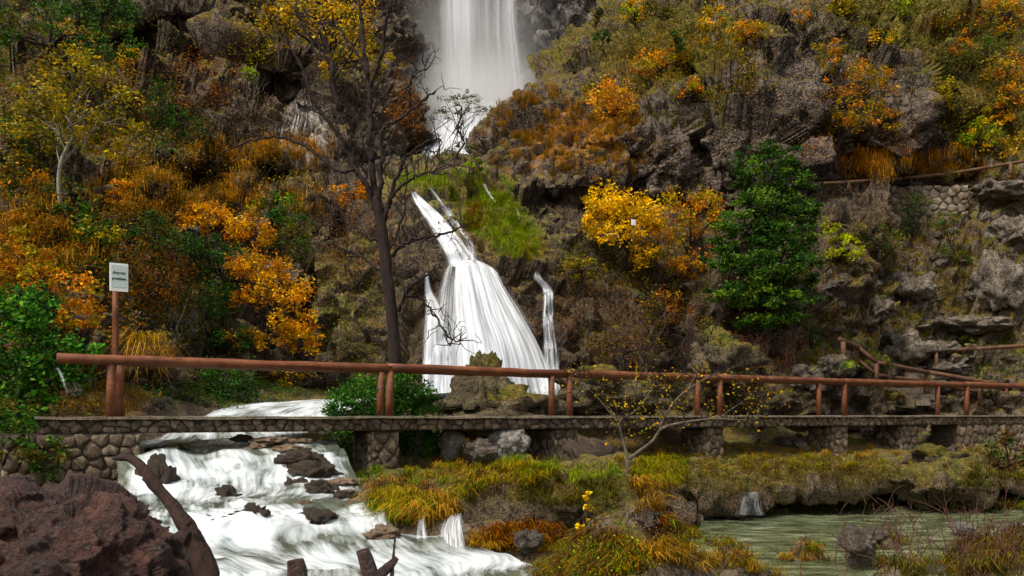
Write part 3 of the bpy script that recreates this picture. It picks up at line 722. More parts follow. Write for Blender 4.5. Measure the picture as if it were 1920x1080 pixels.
# front falls over the grassy lip
def lipfall(x0, x1, y0, d, drop_, seed, dens, flare=.25):
    sheet('waterfall', [(x0 + 12, x1 - 4, y0 - 22, d + .8), (x0 + 6, x1 - 2, y0 - 6, d + .25), (x0, x1, y0 + 8, d), (x0 - 4, x1 + 8, y0 + drop_ * .5, d - .1), (x0 - 10, x1 + 14 * flare * 4, y0 + drop_, d - .2)], 50, 60, M['rill'], amp=.03, seed=seed, edge=.4, dens=dens, front=.22, botfade=.3)
lipfall(818, 878, 984, 12.3, 80, 41, .6)
lipfall(694, 730, 962, 12.8, 84, 43, .55)
lipfall(776, 806, 974, 12.4, 78, 45, .4)
sheet('waterfall', [(1385, 1432, 922, 16.6), (1378, 1436, 935, 16.3), (1370, 1440, 950, 16.0), (1362, 1452, 966, 15.7)], 30, 30, M['rill'], amp=.03, seed=47, edge=.45, dens=.36)
sheet('waterfall', [(100, 116, 690, 16.2), (108, 122, 705, 16.0), (114, 126, 722, 15.8), (118, 132, 738, 15.7)], 14, 30, M['rill'], amp=.03, seed=49, edge=.5, dens=.26)

# the river: bumpy sheet that runs over hidden stones
NS, NU = 300, 120
u = np.linspace(-1, 1, NU)
tg = np.gradient(RS[:, :2], axis=0); tg /= np.linalg.norm(tg, axis=1, keepdims=True)
sn = np.stack([tg[:, 1], -tg[:, 0]], 1)
wx = RS[:, 0:1] + sn[:, 0:1] * u * (RS[:, 3:4] + .25); wy = RS[:, 1:2] + sn[:, 1:2] * u * (RS[:, 3:4] + .25)
wz = RS[:, 2:3] + 0 * wx
slope = np.clip(-np.gradient(RS[:, 2]) / (np.linalg.norm(np.gradient(RS[:, :2], axis=0), axis=1) + 1e-6), -.2, 2)
slope = np.convolve(np.pad(slope, 8, 'edge'), np.ones(17) / 17, 'valid')
arc = np.cumsum(np.concatenate([[0], np.linalg.norm(np.diff(RS[:, :2], axis=0), axis=1)]))
wp = np.stack([wx, wy, 0 * wx], -1)
shift = .5 * vnoise(wp * np.array([.9, .25, 1]), 101)                 # the edge of each step wanders
ii = np.clip(np.interp(arc[:, None] + shift * 1.1, arc, np.arange(NS)), 0, NS - 1)
wz = np.interp(ii, np.arange(NS), RS[:, 2])
hump = 0 * wx; stones_under = []
rr = np.random.default_rng(21)
for k in range(70):
    s = rr.uniform(.16, .92); i = int(s * NS); uu = rr.uniform(-.9, .9); cx, cy = wx[i, int((uu + 1) / 2 * (NU - 1))], wy[i, int((uu + 1) / 2 * (NU - 1))]
    r = rr.uniform(.14, .36); h = r * rr.uniform(.16, .42)
    g = np.exp(-(((wx - cx) / r) ** 2 + ((wy - cy) / (r * 1.1)) ** 2) ** 1.4); hump = np.maximum(hump, h * g)
    stones_under.append((cx, cy, r, h, np.interp(i, np.arange(NS), RS[:, 2])))
q_ = .15 + .06 * vnoise(wp * .5, 108)
lv = wz + .16 * fbm(wp * np.array([1.3, .9, 1]), 3, 109)
fr = lv / q_; fl = np.floor(fr); fr = fr - fl
wz = wz + (q_ * (fl + sst(.25, .95, fr)) - lv) * .7
wz = wz + hump + .025 * fbm(wp * np.array([2.6, .9, 1]), 4, 103)
for _ in range(3):
    wq = np.pad(wz, 1, 'edge'); wz = (wq[:-2, 1:-1] + wq[2:, 1:-1] + wq[1:-1, :-2] + wq[1:-1, 2:] + 2 * wz) / 6
step_ = np.linalg.norm(np.gradient(RS[:, :2], axis=0), axis=1)[:, None] + 1e-6
loc = np.clip(-np.gradient(wz, axis=0) / step_, 0, 1.4)
car = np.zeros_like(loc); acc = np.zeros(NU)
for i_ in range(NS):
    acc = np.maximum(acc * np.exp(-step_[i_, 0] / .75), loc[i_]); acc = .5 * acc + .25 * (np.roll(acc, 1) + np.roll(acc, -1)); car[i_] = acc
foam = -.05 + .85 * car + .2 * np.clip(slope, 0, .9)[:, None] + .25 * sst(12.2, 11.0, wy) + .22 * vnoise(wp * np.array([1.7, 1.0, 1]), 105)
foam += .3 * sst(19, 21.5, wy)
foam -= .4 * sst(.8, 1, np.abs(u))[None, :] * (wy > 13)
foam -= .3 * np.exp(-((wx + 2.4) / .7) ** 2 - ((wy - 13.6) / .6) ** 2)
wc = np.zeros(wx.shape + (3,)); wc[..., 0] = foam
wuv = np.stack([(u[None, :] + 0 * wx) * RS[:, 3:4] + .35 * vnoise(wp * .7, 107), arc[:, None] + 0 * wx], -1)
tag(mesh_np('river', np.stack([wx, wy, wz], -1), grid_faces(NS, NU), wc.reshape(-1, 3), wuv.reshape(-1, 2), M['river']), kind='structure')

def pond(name, x0, x1, y0, y1, z, n=40):
    X, Y = np.meshgrid(np.linspace(x0, x1, n), np.linspace(y0, y1, n))
    Z = z + .012 * fbm(np.stack([X * 1.5, Y * 3, 0 * X], -1), 3, 3)
    tag(mesh_np(name, np.stack([X, Y, Z], -1), grid_faces(n, n), None, None, M['pool']), kind='structure')
pond('pool', .7, 16, 6.5, 17.5, -1.775)
pond('shallow_pool', -1.2, 1.6, 14.2, 19.0, -1.365)
pond('shallow_pool', -1.0, 4.0, 18.6, 22.4, -1.22)
pond('plunge_pool', -3.4, 2.2, 24.6, 27.2, .56)

# ------------------------------------------------------------------ boulders
def rock_data(name, seed, mat, flat=1.0, moss=.4, fine=4, cone=0.0):
    import bmesh
    bm = bmesh.new(); bmesh.ops.create_icosphere(bm, subdivisions=fine, radius=1.0)
    V = np.array([v.co[:] for v in bm.verts]); F = np.array([[v.index for v in f.verts] for f in bm.faces]); bm.free()
    h = .3 * facet(V * 1.3 + seed * 3.1, seed, .6) + .13 * facet(V * 3 + seed, seed + 5) + .13 * fbm(V * 2.2 + seed, 4, seed + 6) + .07 * facet(V * 7 + seed, seed + 15)
    W = V * (1 + h)[:, None]; W[:, :2] *= (1 - cone * np.clip(W[:, 2:3], -1, 1)); W[:, 2] *= flat
    c = np.zeros((len(V), 3)); c[:, 0] = moss * sst(.1, .9, V[:, 2]) + .2 * fbm(V * 2 + seed, 3, seed + 8); c[:, 1] = .1 * fbm(V * 2, 2, seed + 9)
    o = mesh_np(name, W, F, c, None, mat, True, None, False)
    me = o.data; bpy.data.objects.remove(o)
    return me
PEAK = lambda: rock_data('boulder_peak', 91, M['boulder_mossy'], 1.0, .5, 5, .42)
ROCKS = {k: [rock_data('boulder_%s' % k, 10 * i + s, M[m], f, ms) for s in range(n)] for i, (k, m, f, ms, n) in enumerate(
    [('grey', 'boulder', .8, .35, 6), ('mossy', 'boulder_mossy', .8, .9, 4), ('wet', 'boulder_wet', .7, .1, 4), ('tan', 'boulder_tan', .55, -.3, 3), ('pale', 'boulder_pale', .75, -.1, 3)])}
ROCKS['peak'] = [PEAK()]
RC = 0
def boulder(kind, loc, s, label, group=None, name='boulder', rot=None, var=None):
    global RC
    RC += 1
    me = ROCKS[kind][(RC if var is None else var) % len(ROCKS[kind])]
    o = bpy.data.objects.new(name, me)
    o.location = tuple(float(v) for v in loc)
    s = s if isinstance(s, (tuple, list)) else (s, s * random.uniform(.75, 1.1), s * random.uniform(.7, 1))
    o.scale = s
    o.rotation_euler = rot if rot else (random.uniform(-.3, .3), random.uniform(-.3, .3), random.uniform(0, 6.28))
    COL.objects.link(o)
    return tag(o, label, 'boulder', group)
def bpx(kind, px, py, wpx, hpx, label, group=None, d=None, rot=None, var=None, depth=None):
    """boulder that fills about wpx x hpx pixels around (px,py)"""
    if d is None:
        hh = hit(px, py + hpx * .3); d = hh[0][1] if hh else 25
    sx, sz = wpx / 2 / FPX * d, hpx / 2 / FPX * d
    return boulder(kind, P(px, py, d), (sx, depth or sx * .8, sz / .8), label, group, rot=rot or (0, 0, random.uniform(-.4, .4)), var=var)

bpx('peak', 905, 756, 150, 110, 'pointed mossy boulder standing in front of the foot of the lower waterfall', d=23.6, var=0)
bpx('mossy', 950, 772, 180, 84, 'broad low mossy boulder at the foot of the pointed boulder', d=23.2, var=3)
bpx('mossy', 1115, 735, 150, 80, 'rounded moss-covered boulder behind the bridge beside the thin right rill', d=24.5, var=2)
bpx('mossy', 1205, 745, 130, 60, 'low mossy rock heap behind the bridge below the cliff', d=25, var=3)
bpx('mossy', 1365, 678, 130, 95, 'big grey slab-sided boulder leaning below the dark evergreen tree', d=26.5, rot=(.1, .25, .3), var=1)
bpx('wet', 1122, 868, 120, 76, 'dark wedge-shaped boulder leaning against a bridge pier', d=20.3, rot=(0, .45, .1), var=1)
bpx('pale', 845, 835, 40, 60, 'pale speckled upright rock under the bridge by the green bush', d=20.5, var=0)
bpx('pale', 955, 832, 70, 60, 'pale lichen-speckled rock under the bridge beside the rill', d=20.6, var=1)
bpx('grey', 900, 845, 60, 40, 'small grey rock between two pale rocks under the bridge', d=20.2, var=2)
bpx('wet', 432, 990, 115, 70, 'dark brown rock with orange moss standing in the rapids', d=12.9, var=2)
bpx('wet', 562, 862, 78, 40, 'dark mossy rock at the head of the river step', d=16.9, var=3)
bpx('wet', 590, 888, 80, 50, 'brown mossy rock just below the rock at the river step', d=16.3, var=1)
bpx('wet', 556, 918, 56, 58, 'dark wet rock with water sliding over its face', d=15.8, var=0)
bpx('wet', 345, 860, 44, 18, 'small black rock lying flat in the white rapids', d=16.9, var=0)
bpx('wet', 318, 848, 66, 30, 'dark reddish rock in the rapids beside the stone abutment', d=17.0, var=2)
bpx('wet', 292, 905, 60, 110, 'brown mossy rock against the foot of the stone abutment', d=15.6, var=3)
for a, b, c, e, dd in ((505, 826, 60, 24, 17.8), (545, 842, 66, 24, 17.5), (455, 822, 40, 18, 18.2), (640, 905, 70, 30, 16.2), (655, 925, 60, 20, 15.6), (720, 1000, 60, 40, 12.6), (560, 828, 40, 22, 18.1), (880, 992, 60, 24, 12.4)):
    bpx('tan', a, b, c, e, 'smooth tan rock washed over by the rapids', 'tan rocks in the rapids', d=dd)
rv = np.random.default_rng(3)
for k in range(10):
    i = int(rv.uniform(.3, .7) * NS); jx = int(rv.uniform(.06, .94) * NU); r = rv.uniform(.1, .26)
    boulder('wet' if k % 3 else 'tan', (wx[i, jx], wy[i, jx], wz[i, jx] - r * .1), (r * 1.15, r, r * 1.1), 'small wet stone breaking the surface of the rapids' if k % 3 else 'small tan stone breaking the surface of the rapids', 'stones breaking the rapids')
bpx('wet', 905, 955, 80, 36, 'dark flat rock at the top of the small front waterfall', d=13.0, var=1)
bpx('pale', 1902 - 0, 992, 40, 20, 'small pale stone lying in the pool by the right bank', d=13.6, var=2)
bpx('pale', 1805, 990, 44, 22, 'small white stone lying in the clear pool', d=13.6, var=1)
bpx('grey', 1612, 1020, 70, 60, 'grey porous rock rising from the pool among grass', d=10.6, var=0)
bpx('grey', 1640, 1000, 40, 30, 'small knobbly rock behind the porous rock in the pool', d=11.2, var=3)
bpx('grey', 990, 1010, 46, 40, 'small grey rock in the grassy mound by the front waterfall', d=9.6, var=3)
bpx('pale', 1000, 898, 60, 12, 'flat pale driftstone on the shelf in front of a bridge pier', d=17.6, var=2)
# big stones on the terrace slope
for a, b, c, e, lab, v in ((1712, 545, 100, 62, 'big dark tilted block of rock on the grassy slope', 0), (1812, 612, 150, 40, 'long overhanging rock slab on the slope above the stair rail', 1), (1690, 655, 90, 66, 'rounded brown boulder behind the stair rail', 2),
                         (1612, 592, 64, 50, 'pale grey boulder beside the lone rock pillar', 3), (1652, 578, 50, 40, 'dark grey stone next to the pale boulder', 4), (1880, 540, 90, 110, 'large dark rock outcrop at the edge of the slope', 5),
                         (1760, 655, 70, 34, 'low brown block between the slope boulders and stair post', 1), (1560, 690, 66, 44, 'grey boulder at the head of the stairs', 2), (1510, 700, 60, 40, 'weathered grey stone behind the bridge rail near the stairs', 3),
                         (1900, 440, 90, 60, 'blocky rock outcrop below the upper path rail', 4), (1880, 360, 90, 40, 'pale crag under the end of the upper path rail', 5), (1780, 690, 80, 34, 'rough step stone beside the lower stairs', 0)):
    bpx('grey', a, b, c, e, lab, var=v)
bpx('pale', 1632, 768, 54, 20, 'whitish flat stone lying behind the bridge deck', d=31.2, var=0)
bpx('mossy', 1665, 758, 80, 40, 'dull green mossy boulder behind the bridge deck', d=31.6, var=2)
bpx('mossy', 1770, 868, 120, 60, 'large mossy boulder at the end of the travertine ledge', d=18.6, var=1)
bpx('mossy', 1850, 880, 90, 60, 'mossy rock beyond the ledge below the last bridge opening', d=19.5, var=3)
rr = np.random.default_rng(5)
def scatter_rocks(n, box, size, kind, label, group, sink=.25):
    for k in range(n):
        for t in range(8):
            hh = hit(rr.uniform(box[0], box[2]), rr.uniform(box[1], box[3]))
            if hh is not None and hh[1][2] > .1: break
        if hh is None: continue
        s = rr.uniform(*size) * (.6 + .8 * rr.random() ** 3)
        boulder(kind, hh[0] + np.array([0, 0, s * (.4 - sink)]), s, label, group)
scatter_rocks(95, (1560, 410, 1920, 720), (.1, .32), 'grey', 'loose grey stone scattered over the grassy terrace slope', 'loose stones on the slope')
scatter_rocks(30, (1480, 720, 1920, 775), (.18, .42), 'grey', 'rough stone in the rubble behind the bridge by the stairs', 'rubble behind the bridge')
scatter_rocks(14, (1060, 700, 1480, 775), (.2, .4), 'mossy', 'mossy stone in the bank between bridge and cliff', 'mossy stones behind the bridge')
scatter_rocks(14, (90, 700, 330, 770), (.12, .3), 'grey', 'rough stone on the bank behind the left end of the bridge', 'stones on the left bank')
scatter_rocks(16, (1040, 810, 1850, 860), (.15, .3), 'grey', 'small rock in the shade under the bridge', 'rocks under the bridge')
scatter_rocks(12, (1200, 960, 1900, 1075), (.08, .2), 'grey', 'small stone poking out of the shallow pool', 'stones in the pool')

# ------------------------------------------------------------------ the bridge
B0 = np.array([-7.1, 16.2]); BD = np.array([.85, .525]); BD = BD / np.linalg.norm(BD); BN = np.array([-BD[1], BD[0]])
BW = 1.05
def bt(px, off=0.0):
    """distance along the bridge where its line (shifted off) shows at picture column px"""
    u = (px - 960) / FPX; o = B0 + BN * off
    return (u * o[1] - o[0]) / (BD[0] - u * BD[1])
def bp(t, off, z):
    q = B0 + BD * t + BN * off
    return np.array([q[0], q[1], z])
def block(mb, t0, t1, o0, o1, z0, z1, jag=0.0, seed=0, nt=1):
    """box in bridge coordinates, with uneven faces"""
    n = max(1, nt); ts = np.linspace(t0, t1, n + 1); V, F = [], []
    for i, t in enumerate(ts):
        for o_, z in ((o0, z0), (o1, z0), (o1, z1), (o0, z1)): V.append(bp(t, o_, z))
    V = np.array(V)
    if jag: V = V + jag * np.stack([fbm(V * 1.7 + k * 9, 3, seed + k) for k in range(3)], -1)
    for i in range(n):
        for k in range(4):
            a = i * 4 + k; b = i * 4 + (k + 1) % 4; F.append((a, b, b + 4, a + 4))
    F.append((3, 2, 1, 0)); e = n * 4; F.append((e, e + 1, e + 2, e + 3))
    mb.add(V, F)
bridge = thing('stone_bridge', 'low rubble-stone footbridge on square piers crossing the stream', 'bridge', bp(10, .5, -1.4))
TL, TR = bt(78), 34.0
mb = MB(); block(mb, TL, TR, .06, BW, -.30, -.05, .012, 3, 60); deck = mb.build('deck', M['mortar'], bridge, False)
mb = MB(); block(mb, TL - .1, TR, -.05, BW + .05, -.048, 0.0, .02, 7, 110); mb.build('deck_cap', M['cap'], bridge, False)

def poly_clip(poly, a, b, c):
    out = []
    for i in range(len(poly)):
        p, q = poly[i], poly[(i + 1) % len(poly)]
        dp, dq = a * p[0] + b * p[1] - c, a * q[0] + b * q[1] - c
        if dp <= 0: out.append(p)
        if (dp < 0 < dq) or (dq < 0 < dp):
            k = dp / (dp - dq); out.append((p[0] + (q[0] - p[0]) * k, p[1] + (q[1] - p[1]) * k))
    return out
def masonry(parent, origin, ax, up, out, W, H, cell, seed, mat=M['masonry'], proud=.04, name='stone', aspect=1.35, root=None):
    """irregular rubble laid in a W x H face: each stone a mesh of its own with an inset face"""
    r = random.Random(seed); nx_, nz_ = max(1, round(W / (cell * aspect))), max(1, round(H / cell))
    cw, ch = W / nx_, H / nz_
    S = {}
    for i in range(-1, nx_ + 1):
        for j in range(-1, nz_ + 1):
            S[i, j] = ((i + .5 + r.uniform(-.36, .36) + (.5 if j % 2 else 0)) * cw, (j + .5 + r.uniform(-.3, .3)) * ch)
    loc = np.array(root.location) if root is not None else np.zeros(3)
    for i in range(-1, nx_ + 1):
        for j in range(nz_):
            sx, sz = S[i, j]
            poly = [(0, 0), (W, 0), (W, H), (0, H)]
            for a in (-2, -1, 0, 1, 2):
                for b in (-1, 0, 1):
                    if (a or b) and (i + a, j + b) in S:
                        q = S[i + a, j + b]; dx, dz = q[0] - sx, q[1] - sz
                        poly = poly_clip(poly, dx, dz, (q[0] ** 2 + q[1] ** 2 - sx ** 2 - sz ** 2) / 2)
                        if len(poly) < 3: break
                if len(poly) < 3: break
            if len(poly) < 3: continue
            c = np.mean(poly, axis=0); poly = np.array(poly)
            if np.abs(np.cross(poly - c, np.roll(poly, -1, 0) - c)).sum() / 2 < .2 * cw * ch: continue
            p1 = c + (poly - c) * .97; p2 = c + (poly - c) * .62
            n = len(poly); h = proud * r.uniform(.6, 1.5)
            tl = (r.uniform(-.12, .12), r.uniform(-.12, .12))
            def w3(p, e): return origin + ax * p[0] + up * p[1] + out * e
            V = [w3(p, -.03) for p in p1] + [w3(p, h * .55 + r.uniform(-.008, .008)) for p in c + (poly - c) * .9 + np.array([[r.uniform(-.1, .1) * cw, r.uniform(-.1, .1) * ch] for _ in range(n)])] + [w3(p, h + tl[0] * (p[0] - c[0]) + tl[1] * (p[1] - c[1])) for p in p2] + [w3(c, h * 1.12)]
            F = []
            for k in range(n):
                k2 = (k + 1) % n
                F += [(k, k2, n + k2, n + k), (n + k, n + k2, 2 * n + k2, 2 * n + k), (2 * n + k, 2 * n + k2, 3 * n, 3 * n)]
            m = MB(); m.add(np.array(V) - loc, F); ob = m.build(name, mat, None, True); ob.parent = parent
            if parent is not root and root is not None: ob.location = -np.array(parent.location) * 0
ax3, up3, out3, n3 = np.array([*BD, 0]), np.array([0, 0, 1.]), np.array([*(-BN), 0]), np.array([*BN, 0])
def under(part, *a, **k):                                       # stones of a part: same local frame as the part
    masonry(part, *a, root=bridge, **k)
# the deck part carries location -root.location; stones are its children, so build them in its frame
class _Z: pass
_z = _Z(); _z.location = (0, 0, 0)
def stones(part, origin, ax, W, H, cell, seed, outv, **k):
    masonry(part, origin, ax, up3, outv, W, H, cell, seed, root=_z, **k)
stones(deck, bp(TL, .06, -.30), ax3, TR - TL, .25, .125, 11, out3, proud=.035, aspect=2.0)
def pier(t0, wd, zb, seed, side=True, dep=BW - .1):
    mb = MB(); block(mb, t0, t0 + wd, .14, .1 + dep, zb, -.302, .01, seed, 2)
    p = mb.build('pier', M['mortar'], bridge, False)
    H = -.31 - zb
    stones(p, bp(t0, .14, zb), ax3, wd, H, .2, seed, out3)
    if side: stones(p, bp(t0, .1 + dep, zb), -n3, dep - .04, H, .24, seed + 1, -ax3)
    return p
pier(bt(700), .64, -1.9, 21); pier(bt(1045), .66, -1.75, 23); pier(bt(1330), .62, -1.65, 25); pier(bt(1570), .62, -1.65, 27); pier(bt(1695), .9, -1.65, 29)
# abutments
ta0, ta1 = TL - .6, bt(262)
mb = MB(); block(mb, ta0, ta1, -.02, BW - .05, -1.9, -.302, .015, 41, 3); ab = mb.build('abutment', M['mortar'], bridge, False)
stones(ab, bp(ta0, -.02, -1.75), ax3, ta1 - ta0, 1.44, .2, 42, out3)
tb0 = bt(1798)
mb = MB(); block(mb, tb0, TR, .05, BW - .05, -1.7, -.302, .015, 43, 6); ab = mb.build('abutment', M['mortar'], bridge, False)
stones(ab, bp(tb0, .05, -1.5), ax3, TR - tb0, 1.19, .27, 44, out3)

def log(mb, a, b, r0, r1=None, seed=0, sides=12):
    n = max(3, int(np.linalg.norm(b - a) / .35)); tt = np.linspace(0, 1, n)[:, None]
    pts = a * (1 - tt) + b * tt
    pts = pts + .012 * np.stack([fbm(pts * .8 + seed * 3 + k * 7, 2, seed + k) for k in range(3)], -1)
    mb.tube(pts, np.linspace(r0, r1 or r0, n), sides, .12, seed)
def railing(off, posts, label, t_l, t_r, seed, rr_=.09):
    root = thing('handrail', label, 'railing', bp(posts[0], off, 0))
    zz = 1.02
    ends = [t_l] + posts[1:] + [t_r]
    for k in range(len(ends) - 1):
        mb = MB(); log(mb, bp(ends[k] - (.05 if k else 0), off, zz + .012 * (k % 2)), bp(ends[k + 1] + .03, off, zz - .02 + .012 * ((k + 1) % 2)), rr_ * random.uniform(.95, 1.05), rr_ * random.uniform(.9, 1.0), seed + k); mb.build('rail', M['log'], root)
    for k, t in enumerate(posts):
        mb = MB(); log(mb, bp(t, off, -.045), bp(t + random.uniform(-.015, .015), off, zz - .05), .085, .078, seed + 20 + k); mb.build('post', M['log'], root)
railing(.12, [bt(p, .12) for p in (207, 730, 1068, 1350, 1583, 1812)] + [33.0], 'rust-red log handrail on the downstream edge of the footbridge', bt(107, .12), 34.5, 60)
railing(BW - .1, [bt(p, BW - .1) for p in (224, 713, 1035, 1307, 1535, 1758, 1885)], 'rust-red log handrail on the upstream edge of the footbridge', bt(196, BW - .1), 33.6, 90, .078)

# notice on a post
sp = P(217, 770, 17.3)
sg = thing('notice_sign', 'small white notice board with dark lettering on a rust-red log post', 'sign', sp)
mb = MB(); log(mb, sp + np.array([0, 0, -.1]), P(217, 540, 17.3), .07, .058, 130); mb.build('post', M['log'], sg)
def boxmesh(name, cx, hx, hy, hz, mat, root, rz=0.0):
    V = np.array([(a, b, c) for a in (-hx, hx) for b in (-hy, hy) for c in (-hz, hz)], float)
    R = np.array([[math.cos(rz), -math.sin(rz), 0], [math.sin(rz), math.cos(rz), 0], [0, 0, 1]])
    F = [(0, 1, 3, 2), (4, 6, 7, 5), (0, 4, 5, 1), (2, 3, 7, 6), (0, 2, 6, 4), (1, 5, 7, 3)]
    return put(mesh_np(name, V @ R.T + cx, F, None, None, mat, False), root)
RZ = math.radians(38)
bc = P(223, 520, 17.18)
fwd = np.array([math.sin(RZ), -math.cos(RZ), 0]); rgt = np.array([math.cos(RZ), math.sin(RZ), 0])
bd = boxmesh('board', bc, .165, .012, .265, M['white'], sg, RZ)
boxmesh('panel', bc + fwd * .0155 + np.array([0, 0, .02]), .142, .003, .21, M['panel'], sg, RZ)
def text(body, at, size, root):
    cu = bpy.data.curves.new('lettering', 'FONT'); cu.body = body; cu.size = size; cu.align_x = 'CENTER'; cu.extrude = .001; cu.offset = .0025
    ob = bpy.data.objects.new('lettering', cu); COL.objects.link(ob)
    dg = bpy.context.evaluated_depsgraph_get(); me = bpy.data.meshes.new_from_object(ob.evaluated_get(dg)); bpy.data.objects.remove(ob)
    me.materials.clear(); me.materials.append(M['ink'])
    o2 = bpy.data.objects.new('lettering', me); COL.objects.link(o2)
    o2.parent = root; o2.location = tuple(np.array(at) - np.array(root.location)); o2.rotation_euler = (math.pi / 2, 0, RZ)
text('Acceso', bc + fwd * .0205 + np.array([0, 0, .06]), .078, sg)
text('prohibido', bc + fwd * .0205 + np.array([0, 0, -.05]), .066, sg)
# tiny board among the yellow leaves
q = P(1188, 417, 28.6)
ts = thing('small_sign', 'tiny white board on a thin stake among the yellow leaves', 'sign', q - np.array([0, 0, 1.0]))
boxmesh('board', q, .075, .012, .09, M['white'], ts, .5)
mb = MB(); mb.tube([q - np.array([0, -.03, 1.0]), q + np.array([0, .03, -.05])], .025, 6); mb.build('stake', M['oldlog'], ts)

# rails by the stairs and along the upper path
def rail_run(label, pts, posts, r, lower=None, mat='oldlog', hpx=36):
    def fd(a, b, c, dy): return min(c * pk(a), D(a, b + dy) - .45)
    hp = 40 if r == .07 or lower else 16
    pts = [(a, b, fd(a, b, c, hp)) for a, b, c in pts]; lower = [(a, b, fd(a, b, c, 18)) for a, b, c in lower or []]; posts = [(a, b, fd(a, b, c, hp), h) for a, b, c, h in posts]
    base = P(*pts[0]); root = thing('path_railing', label, 'railing', base)
    for k in range(len(pts) - 1):
        mb = MB(); log(mb, P(*pts[k]), P(*pts[k + 1]), r, r, 200 + k + int(pts[0][0])); mb.build('rail', M[mat], root)
    for k in range(len(lower or []) - 1):
        mb = MB(); log(mb, P(*lower[k]), P(*lower[k + 1]), r * .85, r * .85, 230 + k); mb.build('lower_rail', M[mat], root)
    for (px, py, d, h) in posts:
        mb = MB(); log(mb, P(px, py + h, d), P(px, py, d), r * 1.1, r, 250 + int(px)); mb.build('post', M[mat], root)
rail_run('weathered brown log rail descending the steps behind the bridge', [(1574, 636, 31.2), (1608, 651, 31.0), (1643, 680, 30.6), (1740, 698, 30.4), (1870, 720, 30.2)], [(1581, 640, 31.2, 44), (1606, 652, 31.0, 40), (1643, 681, 30.6, 40), (1736, 698, 30.4, 46), (1838, 716, 30.2, 46)], .075,
         [(1606, 672, 31), (1643, 703, 30.6), (1740, 716, 30.4), (1850, 738, 30.2)])
rail_run('brown log rail rising beside the upper flight of steps', [(1738, 660, 30.9), (1830, 654, 30.7), (1935, 647, 30.5), (2050, 640, 30.2)], [(1755, 659, 30.9, 38), (1938, 648, 30.5, 40)], .07)
rail_run('thin dark log rail along the high path on the mountainside', [(1515, 346, 37.6), (1590, 342, 37.4), (1690, 335, 37.1), (1778, 326, 36.9), (1850, 314, 36.7), (1930, 301, 36.4), (2050, 280, 36)], [(1590, 342, 37.4, 18), (1708, 334, 37.1, 18), (1778, 326, 36.9, 20), (1895, 307, 36.5, 30)], .075)
# stairs
for k, (a, b, c, dd) in enumerate(((1690, 752, 100, 29.4), (1700, 742, 96, 29.7), (1712, 730, 92, 30.0), (1724, 716, 90, 30.25), (1735, 703, 86, 30.5), (1748, 690, 84, 30.8))):
    dd *= pk(a); q = P(a, b, dd); V = np.array([(x, y, z) for x in (-c / 2 / FPX * dd, c / 2 / FPX * dd) for y in (-.2, .35) for z in (-.16, .06)]) + q
    V += .03 * np.stack([fbm(V * 3 + k * 5 + j, 2, k + j) for j in range(3)], -1)
    o = mesh_np('stone_step', V, [(0, 1, 3, 2), (4, 6, 7, 5), (0, 4, 5, 1), (2, 3, 7, 6), (0, 2, 6, 4), (1, 5, 7, 3)], np.zeros((8, 3)), None, M['cap'], False)
    tag(o, 'rough stone step of the flight climbing behind the bridge rail', 'step', 'steps behind the bridge')

# dry-stone retaining wall under the upper path
wl = thing('dry_stone_wall', 'dry-stone retaining wall of pale rubble below the high path', 'wall', P(1700, 400, 36.3 * pk(1700)))
A_, B_ = P(1600, 396, 36.45 * pk(1600)), P(1815, 398, 35.8 * pk(1815))
axw = (B_ - A_); axw[2] = 0; LW = np.linalg.norm(axw); axw /= LW; ow = np.array([axw[1], -axw[0], 0])
mb = MB(); nrm_ = ow
V = np.array([A_ + axw * a + ow * b + np.array([0, 0, z]) for a in (0, LW) for b in (-.6, 0) for z in (-.6, 1.0)])
mb.add(V, [(0, 1, 3, 2), (4, 6, 7, 5), (0, 4, 5, 1), (2, 3, 7, 6), (0, 2, 6, 4), (1, 5, 7, 3)]); core = mb.build('wall_core', M['mortar'], wl, False)
masonry(core, A_ - np.array([0, 0, .3]), axw, up3, ow, LW, 1.35, .26, 77, M['drystone'], .09, 'stone', 1.4, _z)

# ------------------------------------------------------------------ stump and drift wood in the foreground
import bmesh as _bm
def lump(name, pos, rad, seed, amp, mat, root=None, sub=6, flat=1.0):
    bm = _bm.new(); _bm.ops.create_icosphere(bm, subdivisions=sub, radius=1.0)
    V = np.array([v.co[:] for v in bm.verts]); F = np.array([[v.index for v in f.verts] for f in bm.faces]); bm.free()
    rad = np.array(rad); W = V * rad
    h = amp * (.5 * facet(W * 2.2 + seed, seed, .8) + .55 * fbm(W * 2.0 + seed, 6, seed + 2, True) + .22 * facet(W * 6 + seed, seed + 4) + .12 * fbm(W * 14, 3, seed + 5, True))
    W = W + V * h[:, None] + np.array(pos)
    o = mesh_np(name, W, F, None, None, mat)
    return put(o, root) if root is not None else o
st = thing('rotten_stump', 'huge dark reddish-brown rotten stump in the left foreground corner with one curved root', 'stump', P(120, 1180, 6.6))
lump('body', P(95, 1112, 6.5), (1.02, .8, .68), 3, .2, M['red'], st, 7)
lump('knob', P(10, 975, 6.4), (.33, .4, .28), 9, .12, M['red'], st, 6)
def px_line(pts, d, dd=0.0):
    return np.array([P(a, b, d + dd * k / max(1, len(pts) - 1)) for k, (a, b) in enumerate(pts)])
mb = MB()
ln = smooth_line(px_line([(395, 1120), (378, 1045), (355, 1000), (335, 965), (305, 925), (278, 890), (258, 868), (235, 858), (213, 860)], 6.0, .5), 6)
mb.tube(ln, np.interp(np.linspace(0, 1, len(ln)), [0, .2, .4, .75, .92, 1], [.08, .06, .048, .035, .026, .012]), 14, .55, 4)
ln = smooth_line(px_line([(352, 1010), (340, 1006), (328, 1010)], 6.05, 0), 4); mb.tube(ln, np.linspace(.05, .03, len(ln)), 10, .2, 5)
